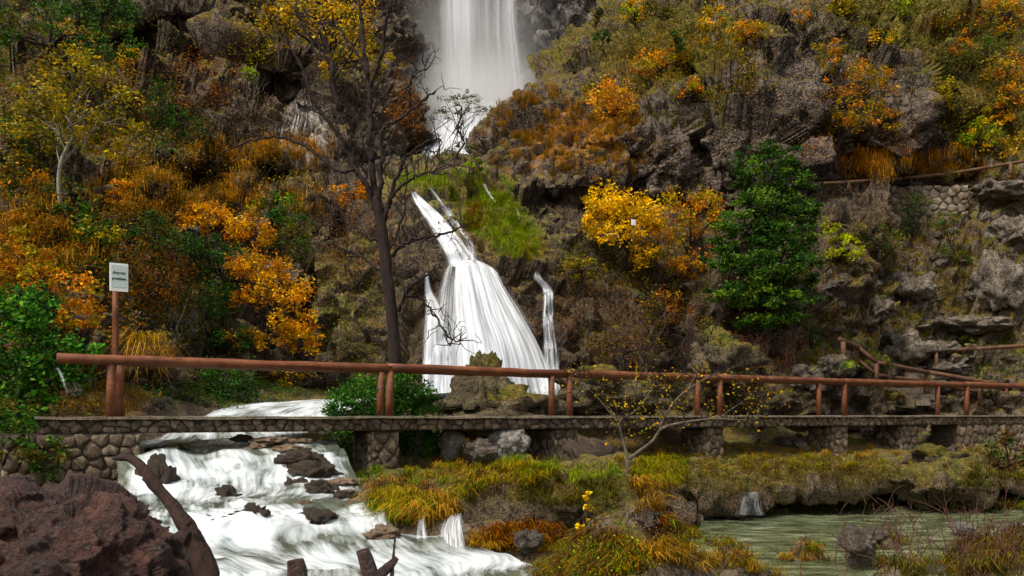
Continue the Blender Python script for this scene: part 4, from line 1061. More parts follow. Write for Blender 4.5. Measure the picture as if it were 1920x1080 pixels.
ln = px_line([(350, 985), (356, 978), (358, 972)], 6.0); mb.tube(ln, np.linspace(.022, .012, len(ln)), 8, .2, 6)
mb.build('root', M['root'], st)
def drift(label, lines, d, cat='branch'):
    root = thing('driftwood', label, cat, P(lines[0][0][0][0], lines[0][0][0][1], d))
    for pts, r0, r1 in lines:
        mb = MB(); ln = smooth_line(px_line(pts, d), 5); mb.tube(ln, np.linspace(r0, r1, len(ln)), 12, .22, int(pts[0][0])); mb.build('limb', M['red'], root)
drift('blunt reddish stub of wood in front of the white rapids', [([(552, 1160), (556, 1105), (556, 1072), (553, 1050)], .085, .055)], 6.2, 'wood stub')
drift('forked broken driftwood branch with an upright splinter before the front waterfall', [([(722, 1180), (706, 1110), (692, 1070), (680, 1030)], .06, .05), ([(690, 1095), (712, 1078), (735, 1056), (744, 1046)], .05, .02), ([(734, 1090), (737, 1050), (741, 1006)], .016, .006)], 6.2)

# ------------------------------------------------------------------ foliage
OR = [(.58, .21, .012), (.66, .30, .02), (.42, .13, .01), (.6, .25, .015)]
YE = [(.72, .42, .02), (.78, .5, .04), (.56, .3, .015), (.7, .36, .015)]
YG = [(.32, .27, .025), (.45, .34, .03), (.2, .18, .02), (.5, .33, .02)]
GR = [(.03, .10, .016), (.05, .15, .022), (.02, .065, .012), (.08, .16, .02)]
DG = [(.02, .064, .011), (.04, .105, .016), (.012, .038, .008), (.07, .13, .02)]
OL = [(.11, .12, .02), (.19, .16, .026), (.07, .075, .016), (.15, .1, .02)]
LI = [(.32, .42, .025), (.45, .5, .03), (.2, .3, .02), (.13, .25, .02)]
RU = [(.26, .085, .014), (.36, .13, .018), (.15, .05, .012), (.44, .2, .025)]
ST = [(.42, .25, .06), (.55, .34, .09), (.3, .17, .035), (.5, .25, .03)]
BR = [(.09, .045, .02), (.15, .075, .03), (.06, .03, .015), (.2, .11, .04)]
GG = [(.14, .25, .018), (.22, .31, .02), (.33, .34, .03), (.08, .15, .015)]
AU = [(.3, .24, .03), (.42, .26, .03), (.2, .19, .025), (.35, .16, .02), (.12, .1, .02)]

def pick(pal, n, rng, w=None):
    p = np.array(pal); i = rng.integers(0, len(p), n)
    return p[i] * rng.uniform(.65, 1.25, (n, 1)) * rng.uniform(.92, 1.08, (n, 3))
def unit(v): return v / (np.linalg.norm(v, axis=-1, keepdims=True) + 1e-9)
def leaves_np(C, S, col, rng, flatz=.35, width=.55):
    n = len(C); a = rng.normal(size=(n, 3)); a[:, 2] = a[:, 2] * .6 - .25; a = unit(a)
    b = rng.normal(size=(n, 3)); b[:, 2] *= flatz; b = unit(np.cross(a, unit(b + np.array([0, 0, .6]))))
    nr = np.cross(a, b); s = S[:, None]
    V = np.stack([C - a * s * .5, C + b * s * .5 * width + nr * s * .08, C + a * s * .5 - nr * s * .06, C - b * s * .5 * width + nr * s * .08], 1)
    return V.reshape(-1, 3), np.arange(4 * n).reshape(-1, 4), np.repeat(col, 4, 0)
def blades_np(B, up, ln, wd, col, rng, droop=.6):
    n = len(B); lean = rng.normal(size=(n, 3)); lean[:, 2] = 0; lean = unit(lean) + .5 * up * np.array([1, 1, 0])
    side = unit(np.cross(lean, np.array([0, 0, 1.]))); l = ln[:, None]; w_ = wd[:, None]
    k = rng.uniform(.25, 1.0, (n, 1)) * droop
    m = B + (np.array([0, 0, 1.]) * .55 + lean * .28 * k) * l
    t = B + (np.array([0, 0, 1.]) * (.95 - .85 * k) + lean * .85 * k) * l
    V = np.stack([B - side * w_ * .5, B + side * w_ * .5, m + side * w_ * .4, m - side * w_ * .4, t], 1).reshape(-1, 3)
    o = np.arange(n)[:, None] * 5
    F = np.concatenate([o + np.array([[0, 1, 2]]), o + np.array([[0, 2, 3]]), o + np.array([[3, 2, 4]])], 0)
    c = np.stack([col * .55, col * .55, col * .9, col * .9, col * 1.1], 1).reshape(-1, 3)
    return V, F, c

SEED = 300
def crown_mesh(ells, n, leaf, pal, rng, clump=.28, nclump=None, flat=.8, shell=.55, pal2=None, mix2=0.0, fill=None):
    """ells: list of (centre, (rx,ry,rz)); leaves in clumps spread through the ellipsoids; returns verts, faces, colours, clump centres"""
    vol = np.array([e[1][0] * e[1][2] for e in ells]); vol = vol / vol.sum()
    Cs, cl, cc = [], [], []
    tot = nclump or max(10, int(n / 45))
    for (c, r), f in zip(ells, vol):
        m = max(3, int(round(tot * f)))
        v = unit(rng.normal(size=(m, 3))) * (rng.random((m, 1)) ** .5 * (1 - shell) + shell) * rng.uniform(.75, 1.12, (m, 1))
        ctr = c + v * np.array(r)
        k = max(4, int(n * f / m))
        cs = clump * np.mean(r) * rng.uniform(.55, 1.35, (m, 1, 1))
        off = rng.normal(size=(m, k, 3)) * np.array([1, 1, flat]) * cs * .55
        L = ctr[:, None] + off
        bright = rng.uniform(.45, 1.3, (m, 1))
        base = pick(pal, m * k, rng).reshape(m, k, 3)
        if pal2 is not None:
            sel = (rng.random((m, 1, 1)) < mix2) | (rng.random((m, k, 1)) < mix2 * .25)
            base = np.where(sel, pick(pal2, m * k, rng).reshape(m, k, 3), base)
        Cs.append(L.reshape(-1, 3)); cl.append((base * bright[..., None]).reshape(-1, 3)); cc.append(ctr)
    Cs = np.concatenate(Cs); cl = np.concatenate(cl)
    S = leaf * rng.uniform(.4, 1.5, len(Cs))
    V, F, c = leaves_np(Cs, S, cl, rng)
    return V, F, c, np.concatenate(cc)

def bend(a, b, rng, k=6, wob=.12):
    t = np.linspace(0, 1, k)[:, None]; L = np.linalg.norm(b - a)
    p = a * (1 - t) + b * t + np.array([0, 0, 1.]) * (np.sin(np.pi * t) * .08 * L)
    p[1:-1] += rng.normal(size=(k - 2, 3)) * wob * L * .35
    return p
def woody(name, label, cat, base, ells, n, leaf, pal, bark='bark_dark', r0=.08, group=None, limbs=10, trunk_to=None, stems=1, **kw):
    global SEED
    SEED += 1; rng = np.random.default_rng(SEED)
    base = np.array(base, float)
    root = thing(name, label, cat, base, group)
    V, F, c, cc = crown_mesh(ells, n, leaf, pal, rng, **kw)
    put(mesh_np('crown', V, F, c, None, M['leaf'], False), root)
    top = np.array(trunk_to) if trunk_to is not None else np.mean([e[0] for e in ells], axis=0) - np.array([0, 0, .25 * ells[0][1][2]])
    mb = MB()
    for s in range(stems):
        o_ = rng.normal(size=3) * r0 * 2 * (stems > 1) * np.array([1, 1, 0])
        tp = top + rng.normal(size=3) * .25 * np.linalg.norm(top - base) * (stems > 1)
        tr = smooth_line(bend(base + o_ - np.array([0, 0, .15]), tp, rng, 6, .1), 3)
        mb.tube(tr, np.linspace(r0, r0 * .5, len(tr)), 8, .15, SEED)
        idx = rng.permutation(len(cc))[:limbs]
        for i in idx:
            st_ = tr[rng.integers(len(tr) // 3, len(tr))]
            q = bend(st_, cc[i], rng, 5, .15); mb.tube(q, np.linspace(r0 * .42, r0 * .1, 5), 5, 0, 0, False)
    mb.build('trunk', M[bark], root)
    return root
def bush(px, py, rx, ry, pal, n, label, cat='bush', name='bush', off=-.5, leaf=None, group=None, parts=None, **kw):
    d = D(px, py + ry * .6, off)
    ells = [E(px, py, rx, ry, d)] if parts is None else [E(a, b, c, e, d + (f if len(t) > 4 else 0)) for t in parts for a, b, c, e, f in [tuple(t) + ((0,) if len(t) == 4 else ())]]
    b = P(px, py + ry * 1.02, d + .15)
    return woody(name, label, cat, b, ells, n, leaf or max(.06, .0032 * d), pal, group=group, r0=kw.pop('r0', max(.03, .0011 * rx * d / 30)), **kw)

# --- left bank
bush(40, 640, 100, 110, [(.045, .16, .025), (.08, .24, .035), (.03, .1, .018), (.12, .27, .04)], 6500, 'dense glossy green ivy mass hanging over the left end of the bridge', 'ivy', 'ivy', -1.4, .1, parts=[(30, 630, 80, 90), (100, 680, 75, 60), (20, 740, 70, 80), (70, 590, 50, 50), (150, 650, 40, 22)], clump=.35, pal2=DG, mix2=.3, limbs=14)
bush(40, 820, 70, 60, GR, 1500, 'trailing ivy with yellow leaves below the abutment end', 'ivy', 'ivy', -1.0, .085, parts=[(20, 800, 50, 60), (90, 850, 40, 40), (50, 870, 50, 30)], clump=.4, pal2=OL, mix2=.5, shell=.4)
bush(90, 520, 110, 70, OR, 4200, 'orange shrub spilling above the ivy beside the notice post', leaf=.085, off=-1.0, parts=[(40, 480, 70, 50), (110, 540, 80, 50), (150, 590, 50, 34), (10, 530, 40, 50)], pal2=YG, mix2=.35)
bush(290, 520, 80, 90, RU, 3000, 'thin rusty-brown shrub behind the notice post', leaf=.075, pal2=BR, mix2=.4, shell=.3)
tb = D(115, 385, -.6)
woody('pale_tree', 'slender pale-barked tree with sparse yellow-green crown on the left slope', 'tree', P(115, 382, tb), [E(150, 180, 100, 80, tb - .3), E(90, 230, 70, 60, tb), E(210, 250, 60, 50, tb - .4), E(60, 190, 50, 60, tb + .4)], 5200, .1, YG, 'bark_pale', .06, limbs=26,
      trunk_to=P(140, 200, tb), pal2=OL, mix2=.4, shell=.35, clump=.22)
bush(70, 50, 130, 60, GR, 4200, 'dark green leafy thicket on the upper left slope', leaf=.12, parts=[(60, 30, 80, 50), (150, 60, 70, 45), (220, 80, 50, 40), (10, 90, 50, 40)], pal2=OL, mix2=.25, off=-1)
bush(190, 10, 80, 30, DG, 1800, 'dark evergreen bush at the crest of the left slope', leaf=.13, off=-1)
bush(110, 70, 70, 30, YE, 900, 'golden branches among the dark green thicket', leaf=.12, off=-1.6, shell=.3, pal2=YG, mix2=.4)
bush(250, 120, 40, 30, YE, 700, 'small golden-orange bush at the foot of the dark overhang', leaf=.12, off=-1)
bush(305, 200, 26, 50, DG, 1500, 'narrow dark green juniper on the left slope', 'juniper', 'juniper', -.8, .09, clump=.5)
bush(226, 368, 40, 30, YE, 1300, 'small bright yellow bush below the pale-barked tree', leaf=.095, parts=[(225, 355, 25, 20), (240, 385, 22, 14), (200, 370, 20, 12)], pal2=OR, mix2=.3)
bush(420, 415, 90, 40, YE, 4200, 'wide golden-orange shrub below the cave', leaf=.095, parts=[(380, 400, 50, 26), (450, 420, 55, 28), (490, 440, 34, 22), (360, 425, 34, 22)], pal2=OR, mix2=.5, off=-.8)
bush(510, 400, 45, 40, GR, 1600, 'bright green shrub right of the golden-orange shrub', leaf=.1, pal2=LI, mix2=.2)
bush(420, 500, 60, 60, DG, 2600, 'dark green evergreen above the large yellow bush', leaf=.08, parts=[(400, 470, 40, 34), (450, 490, 40, 34), (390, 520, 34, 34)])
bush(500, 560, 100, 110, YE, 7500, 'large yellow-orange bush leaning toward the lower waterfall', leaf=.085, off=-1.3, parts=[(485, 500, 62, 32, 0), (520, 545, 64, 36, -.2), (545, 600, 52, 32, -.3), (560, 640, 46, 26, -.2), (440, 560, 32, 16, -.2), (470, 635, 44, 18, -.3)], pal2=OR, mix2=.5, shell=.4, limbs=24)
bush(400, 590, 80, 70, DG, 3600, 'shadowy dark green bush behind the large yellow bush', leaf=.085, parts=[(390, 570, 60, 50), (350, 620, 50, 40), (430, 640, 50, 30)], off=-.3, pal2=GR, mix2=.4)
bush(400, 715, 90, 36, DG, 2600, 'low dark green creeper on the bank behind the handrail', leaf=.08, pal2=GR, mix2=.4, off=-.3)
bush(530, 700, 60, 24, YE, 900, 'thin yellow twigs hanging behind the handrail', leaf=.075, pal2=BR, mix2=.4, shell=.3)
bush(290, 425, 45, 40, OL, 1500, 'small soft-needled pine sapling on the left slope', 'pine', 'pine_sapling', -.7, .075, pal2=DG, mix2=.5, shell=.2, r0=.04)
bush(660, 360, 34, 24, OR, 900, 'small orange bush beside the dead tree trunk', leaf=.1, off=-1)
tb = D(660, 210, -1.0)
woody('yellow_tree', 'yellow and orange autumn tree on the cliff behind the dead tree', 'tree', P(640, 200, tb), [E(560, 30, 95, 45, tb + 1), E(655, 60, 70, 65, tb), E(700, 110, 40, 60, tb), E(500, 10, 60, 30, tb + 1), E(620, 120, 40, 30, tb)], 4400, .16, YE, 'bark_dark', .18, limbs=22, pal2=YG, mix2=.55, shell=.35)
bush(470, 100, 40, 50, YG, 1200, 'yellow-green twiggy bush on the lip of the dark overhang', leaf=.13, shell=.2, pal2=OL, mix2=.5)
bush(465, 140, 18, 16, LI, 260, 'little lime-yellow tuft hanging under the overhang', leaf=.13, off=-2)
bush(760, 220, 34, 60, RU, 1500, 'reddish-brown scrub on the slope left of the tall waterfall', leaf=.14, shell=.2, pal2=BR, mix2=.4)
# --- middle
tb = 35.4
woody('small_pine', 'small dark leaning tree with a flat crown in front of the tall waterfall', 'tree', P(852, 325, tb), [E(862, 185, 42, 14, tb), E(830, 212, 40, 10, tb), E(890, 205, 34, 9, tb), E(850, 290, 44, 10, tb - .2), E(870, 275, 32, 8, tb), E(830, 300, 26, 8, tb)], 2800, .065, OL, 'bark_dark', .045, limbs=30, trunk_to=P(866, 200, tb), pal2=DG, mix2=.4, shell=.2, clump=.3)
bush(888, 308, 22, 10, GR, 420, 'tiny bright green cushion at the foot of the leaning tree', leaf=.1, pal2=LI, mix2=.5)
bush(725, 745, 90, 50, DG, 5200, 'rounded dark green bush behind the bridge at the dead tree foot', leaf=.065, parts=[(700, 750, 70, 36), (760, 730, 40, 44), (640, 765, 40, 20), (790, 755, 26, 30)], off=0, pal2=GR, mix2=.5, shell=.5) if False else None
tb = 20.9
woody('green_bush', 'rounded dark green bush behind the bridge at the dead tree foot', 'bush', P(725, 850, tb), [E(705, 745, 84, 42, tb - .2), E(765, 733, 44, 44, tb + .1), E(650, 768, 50, 24, tb - .2), E(792, 758, 30, 36, tb + .1), E(638, 832, 66, 42, tb - .7), E(785, 832, 50, 40, tb - .2)], 13000, .08, [(.035, .12, .02), (.06, .18, .028), (.02, .075, .014), (.09, .2, .03)], r0=.05, limbs=20, pal2=GR, mix2=.55, shell=.5, stems=3)
bush(600, 825, 26, 30, YG, 500, 'yellowing twigs at the left edge of the green bush by the river', leaf=.07, off=-.5, shell=.3)
# --- right
tb = D(1165, 480, -1.2)
woody('golden_tree', 'bright golden-yellow tree growing from the dark rock wall', 'tree', P(1180, 500, tb + .6), [E(1135, 380, 46, 32, tb), E(1190, 395, 52, 34, tb), E(1118, 420, 34, 26, tb + .2), E(1160, 438, 46, 26, tb - .2), E(1215, 425, 36, 34, tb + .2), E(1205, 478, 30, 18, tb), E(1120, 405, 34, 18, tb)], 6200, .105, [(.8, .5, .015), (.85, .56, .03), (.7, .4, .01)], 'bark_dark', .09, limbs=24, shell=.45, clump=.34)
bush(1290, 430, 80, 70, YG, 5200, 'olive and orange shrub between the golden tree and the evergreen', leaf=.09, off=-1.4, parts=[(1300, 380, 60, 34), (1260, 430, 50, 46), (1330, 420, 40, 40), (1290, 490, 50, 34)], pal2=OR, mix2=.45, shell=.4)
bush(1215, 480, 40, 30, OL, 900, 'ragged olive twigs hanging below the golden tree', leaf=.085, off=-1, pal2=YE, mix2=.3, shell=.2)
tb = 28.4
ev = []
for (a, b, c, e, q) in ((1450, 290, 50, 22, .3), (1425, 330, 52, 28, .2), (1480, 335, 46, 30, .2), (1440, 385, 78, 32, 0), (1500, 400, 40, 36, 0), (1390, 430, 62, 34, -.1), (1470, 450, 66, 38, -.2), (1360, 480, 44, 30, -.2), (1430, 505, 84, 38, -.4), (1500, 510, 40, 44, -.2), (1395, 550, 66, 28, -.4), (1460, 565, 70, 26, -.6), (1440, 602, 66, 14, -.5), (1495, 590, 34, 14, -.3)):
    ev.append(E(a, b, c, e, tb + q))
woody('evergreen_tree', 'big dense dark green evergreen tree with drooping layered boughs', 'tree', P(1450, 660, tb), ev, 34000, .1, DG, 'bark_dark', .12, limbs=40, trunk_to=P(1450, 320, tb), clump=.3, nclump=420, flat=.45, shell=.35, pal2=[(.085, .17, .025), (.14, .21, .03)], mix2=.28)
bush(1400, 300, 30, 30, GR, 700, 'light green sprays at the shoulder of the evergreen', leaf=.08, off=-1.2)
tb = D(1575, 500, -.6)
woody('lime_shrub', 'lime-yellow feathery shrub beside the dark evergreen', 'shrub', P(1548, 500, tb), [E(1560, 425, 22, 20, tb), E(1585, 450, 32, 14, tb), E(1575, 475, 46, 10, tb), E(1610, 472, 16, 8, tb)], 1600, .085, [(.42, .45, .015), (.5, .52, .03), (.28, .36, .02)], r0=.04, shell=.2)
tb = D(1570, 300, -1.2)
woody('orange_tree', 'orange autumn tree growing against the grey mountainside', 'tree', P(1568, 318, tb), [E(1550, 100, 40, 26, tb + 1.2), E(1590, 130, 50, 30, tb + .8), E(1640, 170, 46, 40, tb + .4), E(1560, 175, 44, 24, tb + .4), E(1600, 215, 60, 26, tb), E(1575, 225, 46, 20, tb - .2), E(1670, 230, 26, 24, tb), E(1545, 255, 26, 14, tb)], 6400, .1, OR, 'bark_dark', .1, limbs=30, trunk_to=P(1590, 180, tb + .4), pal2=AU, mix2=.5, shell=.3, clump=.26)
tb = D(1340, 80, -.8)
woody('yellow_tree', 'small yellow birch-like tree on the ridge of the right mountain', 'tree', P(1335, 92, tb), [E(1340, 20, 34, 24, tb), E(1325, 52, 24, 24, tb), E(1350, -20, 30, 30, tb)], 1500, .14, YE, 'bark_pale', .07, limbs=14, pal2=YG, mix2=.4, shell=.2)
bush(1190, 20, 34, 26, LI, 800, 'pale lime bush high on the ridge beside the grey cliff', leaf=.14, pal2=YE, mix2=.5, shell=.3)
bush(1235, 20, 40, 26, OL, 900, 'dull olive bush next to the pale lime bush on the ridge', leaf=.14, shell=.3)
bush(1130, 70, 16, 16, DG, 420, 'small dark evergreen on the crest above the grassy shoulder', leaf=.11)
bush(1268, 75, 14, 40, DG, 500, 'thin dark sapling on the ridge', 'sapling', 'sapling', -.5, .11, shell=.1)
bush(1150, 190, 46, 44, YE, 2400, 'yellow shrub on top of the orange grassy shoulder', leaf=.11, pal2=OR, mix2=.4, shell=.3)
bush(1120, 160, 30, 20, YG, 600, 'pale yellow-green shrub at the crest of the shoulder', leaf=.11, shell=.3)
bush(1400, 60, 50, 22, YG, 1300, 'ochre scrub on the grassy flank above the grey dome', leaf=.12, pal2=OR, mix2=.4, shell=.2)
bush(1240, 120, 60, 30, YG, 1500, 'ochre and orange scrub spreading above the shoulder', leaf=.12, pal2=OR, mix2=.4, shell=.2)
bush(1290, 170, 40, 20, OR, 800, 'small orange scrub on the dome edge', leaf=.11, pal2=YG, mix2=.4, shell=.2)
bush(1640, 75, 50, 20, YE, 900, 'yellow scrub on top of the grey dome', leaf=.12, pal2=YG, mix2=.5, shell=.2)
bush(1790, 40, 46, 30, OR, 1000, 'rust-orange scrub high on the right flank', leaf=.12, pal2=OL, mix2=.5, shell=.2)
bush(1770, 180, 40, 34, OL, 1100, 'olive scrub along the right edge of the dome', leaf=.11, pal2=YG, mix2=.5, shell=.2)
bush(1850, 90, 40, 30, OL, 900, 'dull green scrub beside the flame-orange bush', leaf=.11, pal2=GR, mix2=.5, shell=.2)
bush(1650, 440, 60, 40, OL, 1100, 'low olive scrub below the dry-stone wall', leaf=.08, pal2=GR, mix2=.3, shell=.2)
bush(1250, 570, 60, 50, OL, 1200, 'straggly olive creeper on the dark rock wall', leaf=.08, pal2=RU, mix2=.4, shell=.2)
bush(1090, 500, 50, 24, YG, 900, 'yellowish tuft on the ledge of the dark rock wall', leaf=.08, pal2=OL, mix2=.5, shell=.2)
bush(1170, 650, 90, 40, BR, 1500, 'brown withered scrub at the foot of the dark rock wall', leaf=.075, pal2=OL, mix2=.3, shell=.2)
bush(190, 440, 60, 30, GR, 1400, 'fresh green shrub above the orange shrub', leaf=.09, pal2=YG, mix2=.3, shell=.3)
bush(340, 470, 40, 40, GR, 1500, 'fresh green shrub left of the dark evergreen', leaf=.09, pal2=DG, mix2=.3, shell=.3)
bush(560, 440, 40, 60, GR, 1300, 'green shrub between golden bushes and dead tree', leaf=.09, pal2=OL, mix2=.5, shell=.3)
bush(120, 400, 70, 24, GR, 1300, 'low green shrub at the foot of the pale-barked tree', leaf=.1, pal2=OL, mix2=.3, shell=.3)
bush(350, 250, 40, 40, GR, 900, 'mid-green shrub under the dark overhang', leaf=.11, pal2=OL, mix2=.5, shell=.3)
bush(30, 330, 50, 50, OL, 1500, 'olive-brown thicket on the far left slope', leaf=.1, pal2=OR, mix2=.3, shell=.3)
bush(60, 250, 60, 50, YG, 1500, 'yellow-olive thicket left of the pale-barked tree', leaf=.11, pal2=GR, mix2=.4, shell=.3)
bush(1500, 30, 20, 14, OR, 260, 'tiny orange bush at the top of the grey crag', leaf=.13)
bush(1700, 20, 60, 26, OL, 1400, 'olive scrub high on the right mountain', leaf=.14, pal2=LI, mix2=.2, shell=.3)
bush(1580, 5, 40, 20, YG, 800, 'yellowish scrub along the mountain top', leaf=.14, shell=.3)
bush(1890, 20, 50, 46, OR, 1500, 'orange tree crown high at the right edge of the mountain', 'tree', 'orange_tree', -.8, .13, pal2=YG, mix2=.4, shell=.3)
bush(1805, 85, 18, 24, OR, 420, 'small flame-orange bush above the dark shrub', leaf=.12)
bush(1800, 125, 46, 34, DG, 1500, 'dark green shrub on the right mountain flank', leaf=.11, pal2=OL, mix2=.4)
bush(1890, 160, 50, 60, YG, 2400, 'tall yellow-olive bush on the right flank', leaf=.115, parts=[(1890, 130, 44, 36), (1900, 190, 40, 40), (1860, 210, 30, 20)], pal2=OR, mix2=.45, shell=.3)
bush(1830, 252, 50, 30, LI, 2000, 'bright lime-green bush above the high path rail', leaf=.095, parts=[(1840, 240, 34, 18), (1805, 265, 30, 14), (1860, 262, 24, 14)], pal2=YE, mix2=.15)
bush(1880, 275, 50, 26, OL, 1300, 'olive bush beside the lime-green bush by the path', leaf=.095, pal2=YE, mix2=.25)
bush(1710, 400, 40, 56, DG, 1700, 'thin dark pine in front of the dry-stone wall', 'pine', 'small_pine', -.6, .075, shell=.2, pal2=OL, mix2=.3)
bush(1778, 445, 46, 44, GR, 1900, 'soft green young pine on the terrace slope', 'pine', 'small_pine', -.6, .075, parts=[(1775, 420, 30, 26), (1785, 465, 40, 20), (1800, 490, 30, 10)], shell=.25, pal2=OL, mix2=.4)
bush(1765, 250 + 80, 30, 14, OL, 500, 'low olive bush on the path edge', leaf=.09)
bush(1870, 330, 40, 20, OL, 800, 'dull shrub hanging under the high path', leaf=.09, pal2=BR, mix2=.3)
bush(1520, 635, 22, 34, DG, 800, 'dark upright bush at the head of the stairs', leaf=.07)
bush(1560, 690, 40, 16, GR, 800, 'low green weeds behind the handrail near the stairs', 'weeds', 'weeds', -.4, .07, pal2=LI, mix2=.3)
bush(1810, 640, 12, 18, LI, 300, 'fresh green clump under the overhanging slab', 'weeds', 'weeds', -.4, .06)
bush(1330, 620, 40, 30, OL, 600, 'yellow-leaved straggly shrub beneath the evergreen', leaf=.07, pal2=YE, mix2=.4, shell=.1)
bush(1890, 850, 50, 40, DG, 1100, 'dark weeds at the far right foot of the bridge', 'weeds', 'weeds', -.4, .07, pal2=BR, mix2=.4)

# --- bare twiggy shrubs below the cliff
def twig_shrub(px, py, h, spread, n, label, d=None, mat='twig', r=.012, seed=0):
    rng = np.random.default_rng(900 + seed + int(px)); d = d or D(px, py, -.3)
    b = P(px, py, d); root = thing('bare_shrub', label, 'shrub', b); mb = MB()
    for k in range(n):
        a = rng.uniform(0, 6.28); l = h * rng.uniform(.5, 1.1); q = np.array([math.cos(a) * spread, math.sin(a) * spread, 1.0]) * l * np.array([rng.random(), rng.random(), 1])
        pts = bend(b + rng.normal(size=3) * .1 * np.array([1, 1, 0]), b + q, rng, 6, .12); mb.tube(smooth_line(pts, 2), np.linspace(r, r * .35, 11), 5, 0, 0, False)
        for j in range(3):
            s = pts[rng.integers(2, 6)]; e = s + rng.normal(size=3) * l * .2 + np.array([0, 0, l * .18]); mb.tube(bend(s, e, rng, 4, .15), np.linspace(r * .5, r * .2, 4), 4, 0, 0, False)
    mb.build('stems', M[mat], root)
for k, (a, b, h, lab) in enumerate(((1200, 700, 1.6, 'bare brown twigs below the dark cliff wall'), (1300, 690, 1.7, 'leafless reddish shrub left of the big grey boulder'), (1420, 690, 1.5, 'tangled red-brown shrub at the foot of the evergreen'),
                                   (1480, 690, 1.2, 'small red-brown twig clump right of the evergreen foot'), (1620, 600, 1.4, 'single bare reddish sapling in front of the rock pillar'), (330, 640, 1.0, 'pale bare twigs in the bushes by the notice post'), (470, 215, 1.6, 'pale bare stems at the mouth of the cave'))):
    twig_shrub(a, b, h, .55, 12 if k < 4 else 5, lab, mat='twig' if k < 5 else 'bark_grey', r=.02)

# --- the dead tree
DT = 22.0
dt = thing('dead_tree', 'tall leafless dark tree standing in front of the lower waterfall', 'tree', P(742, 790, DT))
rng = np.random.default_rng(77)
TREE = [  # (points, start radius px, end radius px, depth drift)
 ([(744, 800), (740, 675), (735, 600), (729, 540), (722, 480), (716, 430), (709, 392), (704, 370)], 17, 13, 0, 'trunk'),
 ([(708, 390), (700, 340), (695, 290), (695, 240), (694, 180), (688, 130), (681, 80), (678, 40), (672, 0), (666, -50)], 11, 4.5, .4, 'limb'),
 ([(709, 400), (713, 345), (716, 290), (718, 245), (745, 226), (772, 207), (797, 186), (818, 171)], 8, 2.2, -.6, 'limb'),
 ([(770, 208), (769, 180), (768, 158), (776, 138), (796, 128), (801, 108)], 3.2, 1.2, -.5, 'limb'),
 ([(694, 165), (706, 130), (718, 92), (722, 44), (734, 16), (748, -10)], 6, 3, -.5, 'limb'),
 ([(690, 140), (676, 112), (652, 76), (636, 52), (604, 44), (560, 50)], 4.5, 1.5, .5, 'limb'),
 ([(704, 380), (682, 342), (664, 308), (640, 262), (606, 214), (584, 180), (570, 140), (550, 96), (524, 66), (506, 42)], 8.5, 2, .9, 'limb'),
 ([(606, 214), (576, 200), (566, 170)], 3, 1.2, .3, 'limb'),
 ([(664, 320), (640, 322), (610, 304), (572, 275), (530, 257), (484, 262), (440, 276), (412, 290)], 6, 2, 1.0, 'limb'),
 ([(500, 258), (470, 250), (440, 262)], 2.4, 1, .4, 'limb'),
 ([(700, 395), (690, 345), (672, 300), (664, 270), (648, 240)], 5, 1.6, -.6, 'limb'),
 ([(718, 420), (732, 372), (748, 322), (768, 288), (800, 265), (828, 262)], 7, 1.6, -.8, 'limb'),
 ([(772, 286), (805, 280), (824, 300), (850, 312)], 3, 1, -.4, 'limb'),
 ([(722, 400), (742, 362), (774, 333), (806, 322), (842, 314)], 6, 1.5, -1.0, 'limb'),
 ([(735, 482), (752, 460), (775, 450), (818, 442), (848, 434), (866, 424), (884, 417)], 6, 1.4, -.8, 'limb'),
 ([(748, 584), (760, 552), (776, 534), (792, 522), (808, 508)], 6, 2.4, -.5, 'limb'),
 ([(762, 556), (788, 560), (806, 578), (824, 606), (840, 630), (858, 641), (877, 632)], 4, 1.4, -.6, 'limb'),
 ([(836, 624), (840, 640), (845, 650)], 2.4, 1.2, 0, 'limb'),
 ([(716, 512), (694, 492), (668, 476), (640, 466), (622, 446), (602, 412)], 5.5, 1.4, .5, 'limb'),
 ([(710, 452), (684, 440), (656, 416), (634, 392)], 4.5, 1.4, .5, 'limb'),
 ([(712, 330), (730, 300), (735, 262), (746, 226)], 4, 1.6, .5, 'limb'),
 ([(697, 300), (680, 270), (672, 232), (660, 200)], 3.5, 1.2, .6, 'limb'),
 ([(729, 470), (748, 430), (760, 380), (762, 340), (756, 290)], 4, 1.4, .7, 'limb'),
 ([(640, 262), (628, 225), (632, 190), (620, 150)], 3, 1.1, .4, 'limb'),
 ([(690, 220), (706, 195), (712, 165)], 3, 1.2, -.3, 'limb')]
lp = []
for k, (pts, r0, r1, dd, nm) in enumerate(TREE):
    L = smooth_line(px_line(pts, DT, dd), 6)
    L[1:] += .02 * rng.normal(size=L[1:].shape) * (nm == 'limb')
    mb = MB(); mb.tube(L, np.linspace(r0, r1, len(L)) * (.72 if nm == 'trunk' else .66) / FPX * DT, 14 if nm == 'trunk' else 8, .22, k); mb.build(nm, M['bark_dark'], dt)
    if nm == 'limb': lp.append((L, r1))
mb = MB()
for L, r1 in lp:
    for j in range(int(4 + len(L) * .16)):
        s = L[rng.integers(len(L) // 4, len(L))]; t = unit(rng.normal(size=3) + np.array([0, 0, .7])); l = rng.uniform(.25, .9)
        q = bend(s, s + t * l, rng, 5, .18); mb.tube(q, np.linspace(.016, .006, 5), 5, 0, 0, False)
        for m in range(2):
            s2 = q[rng.integers(1, 5)]; mb.tube(bend(s2, s2 + unit(rng.normal(size=3) + np.array([0, 0, .6])) * l * .45, rng, 4, .15), np.linspace(.009, .004, 4), 4, 0, 0, False)
tag(mb.build('twigs', M['bark_dark'], dt), kind='stuff')

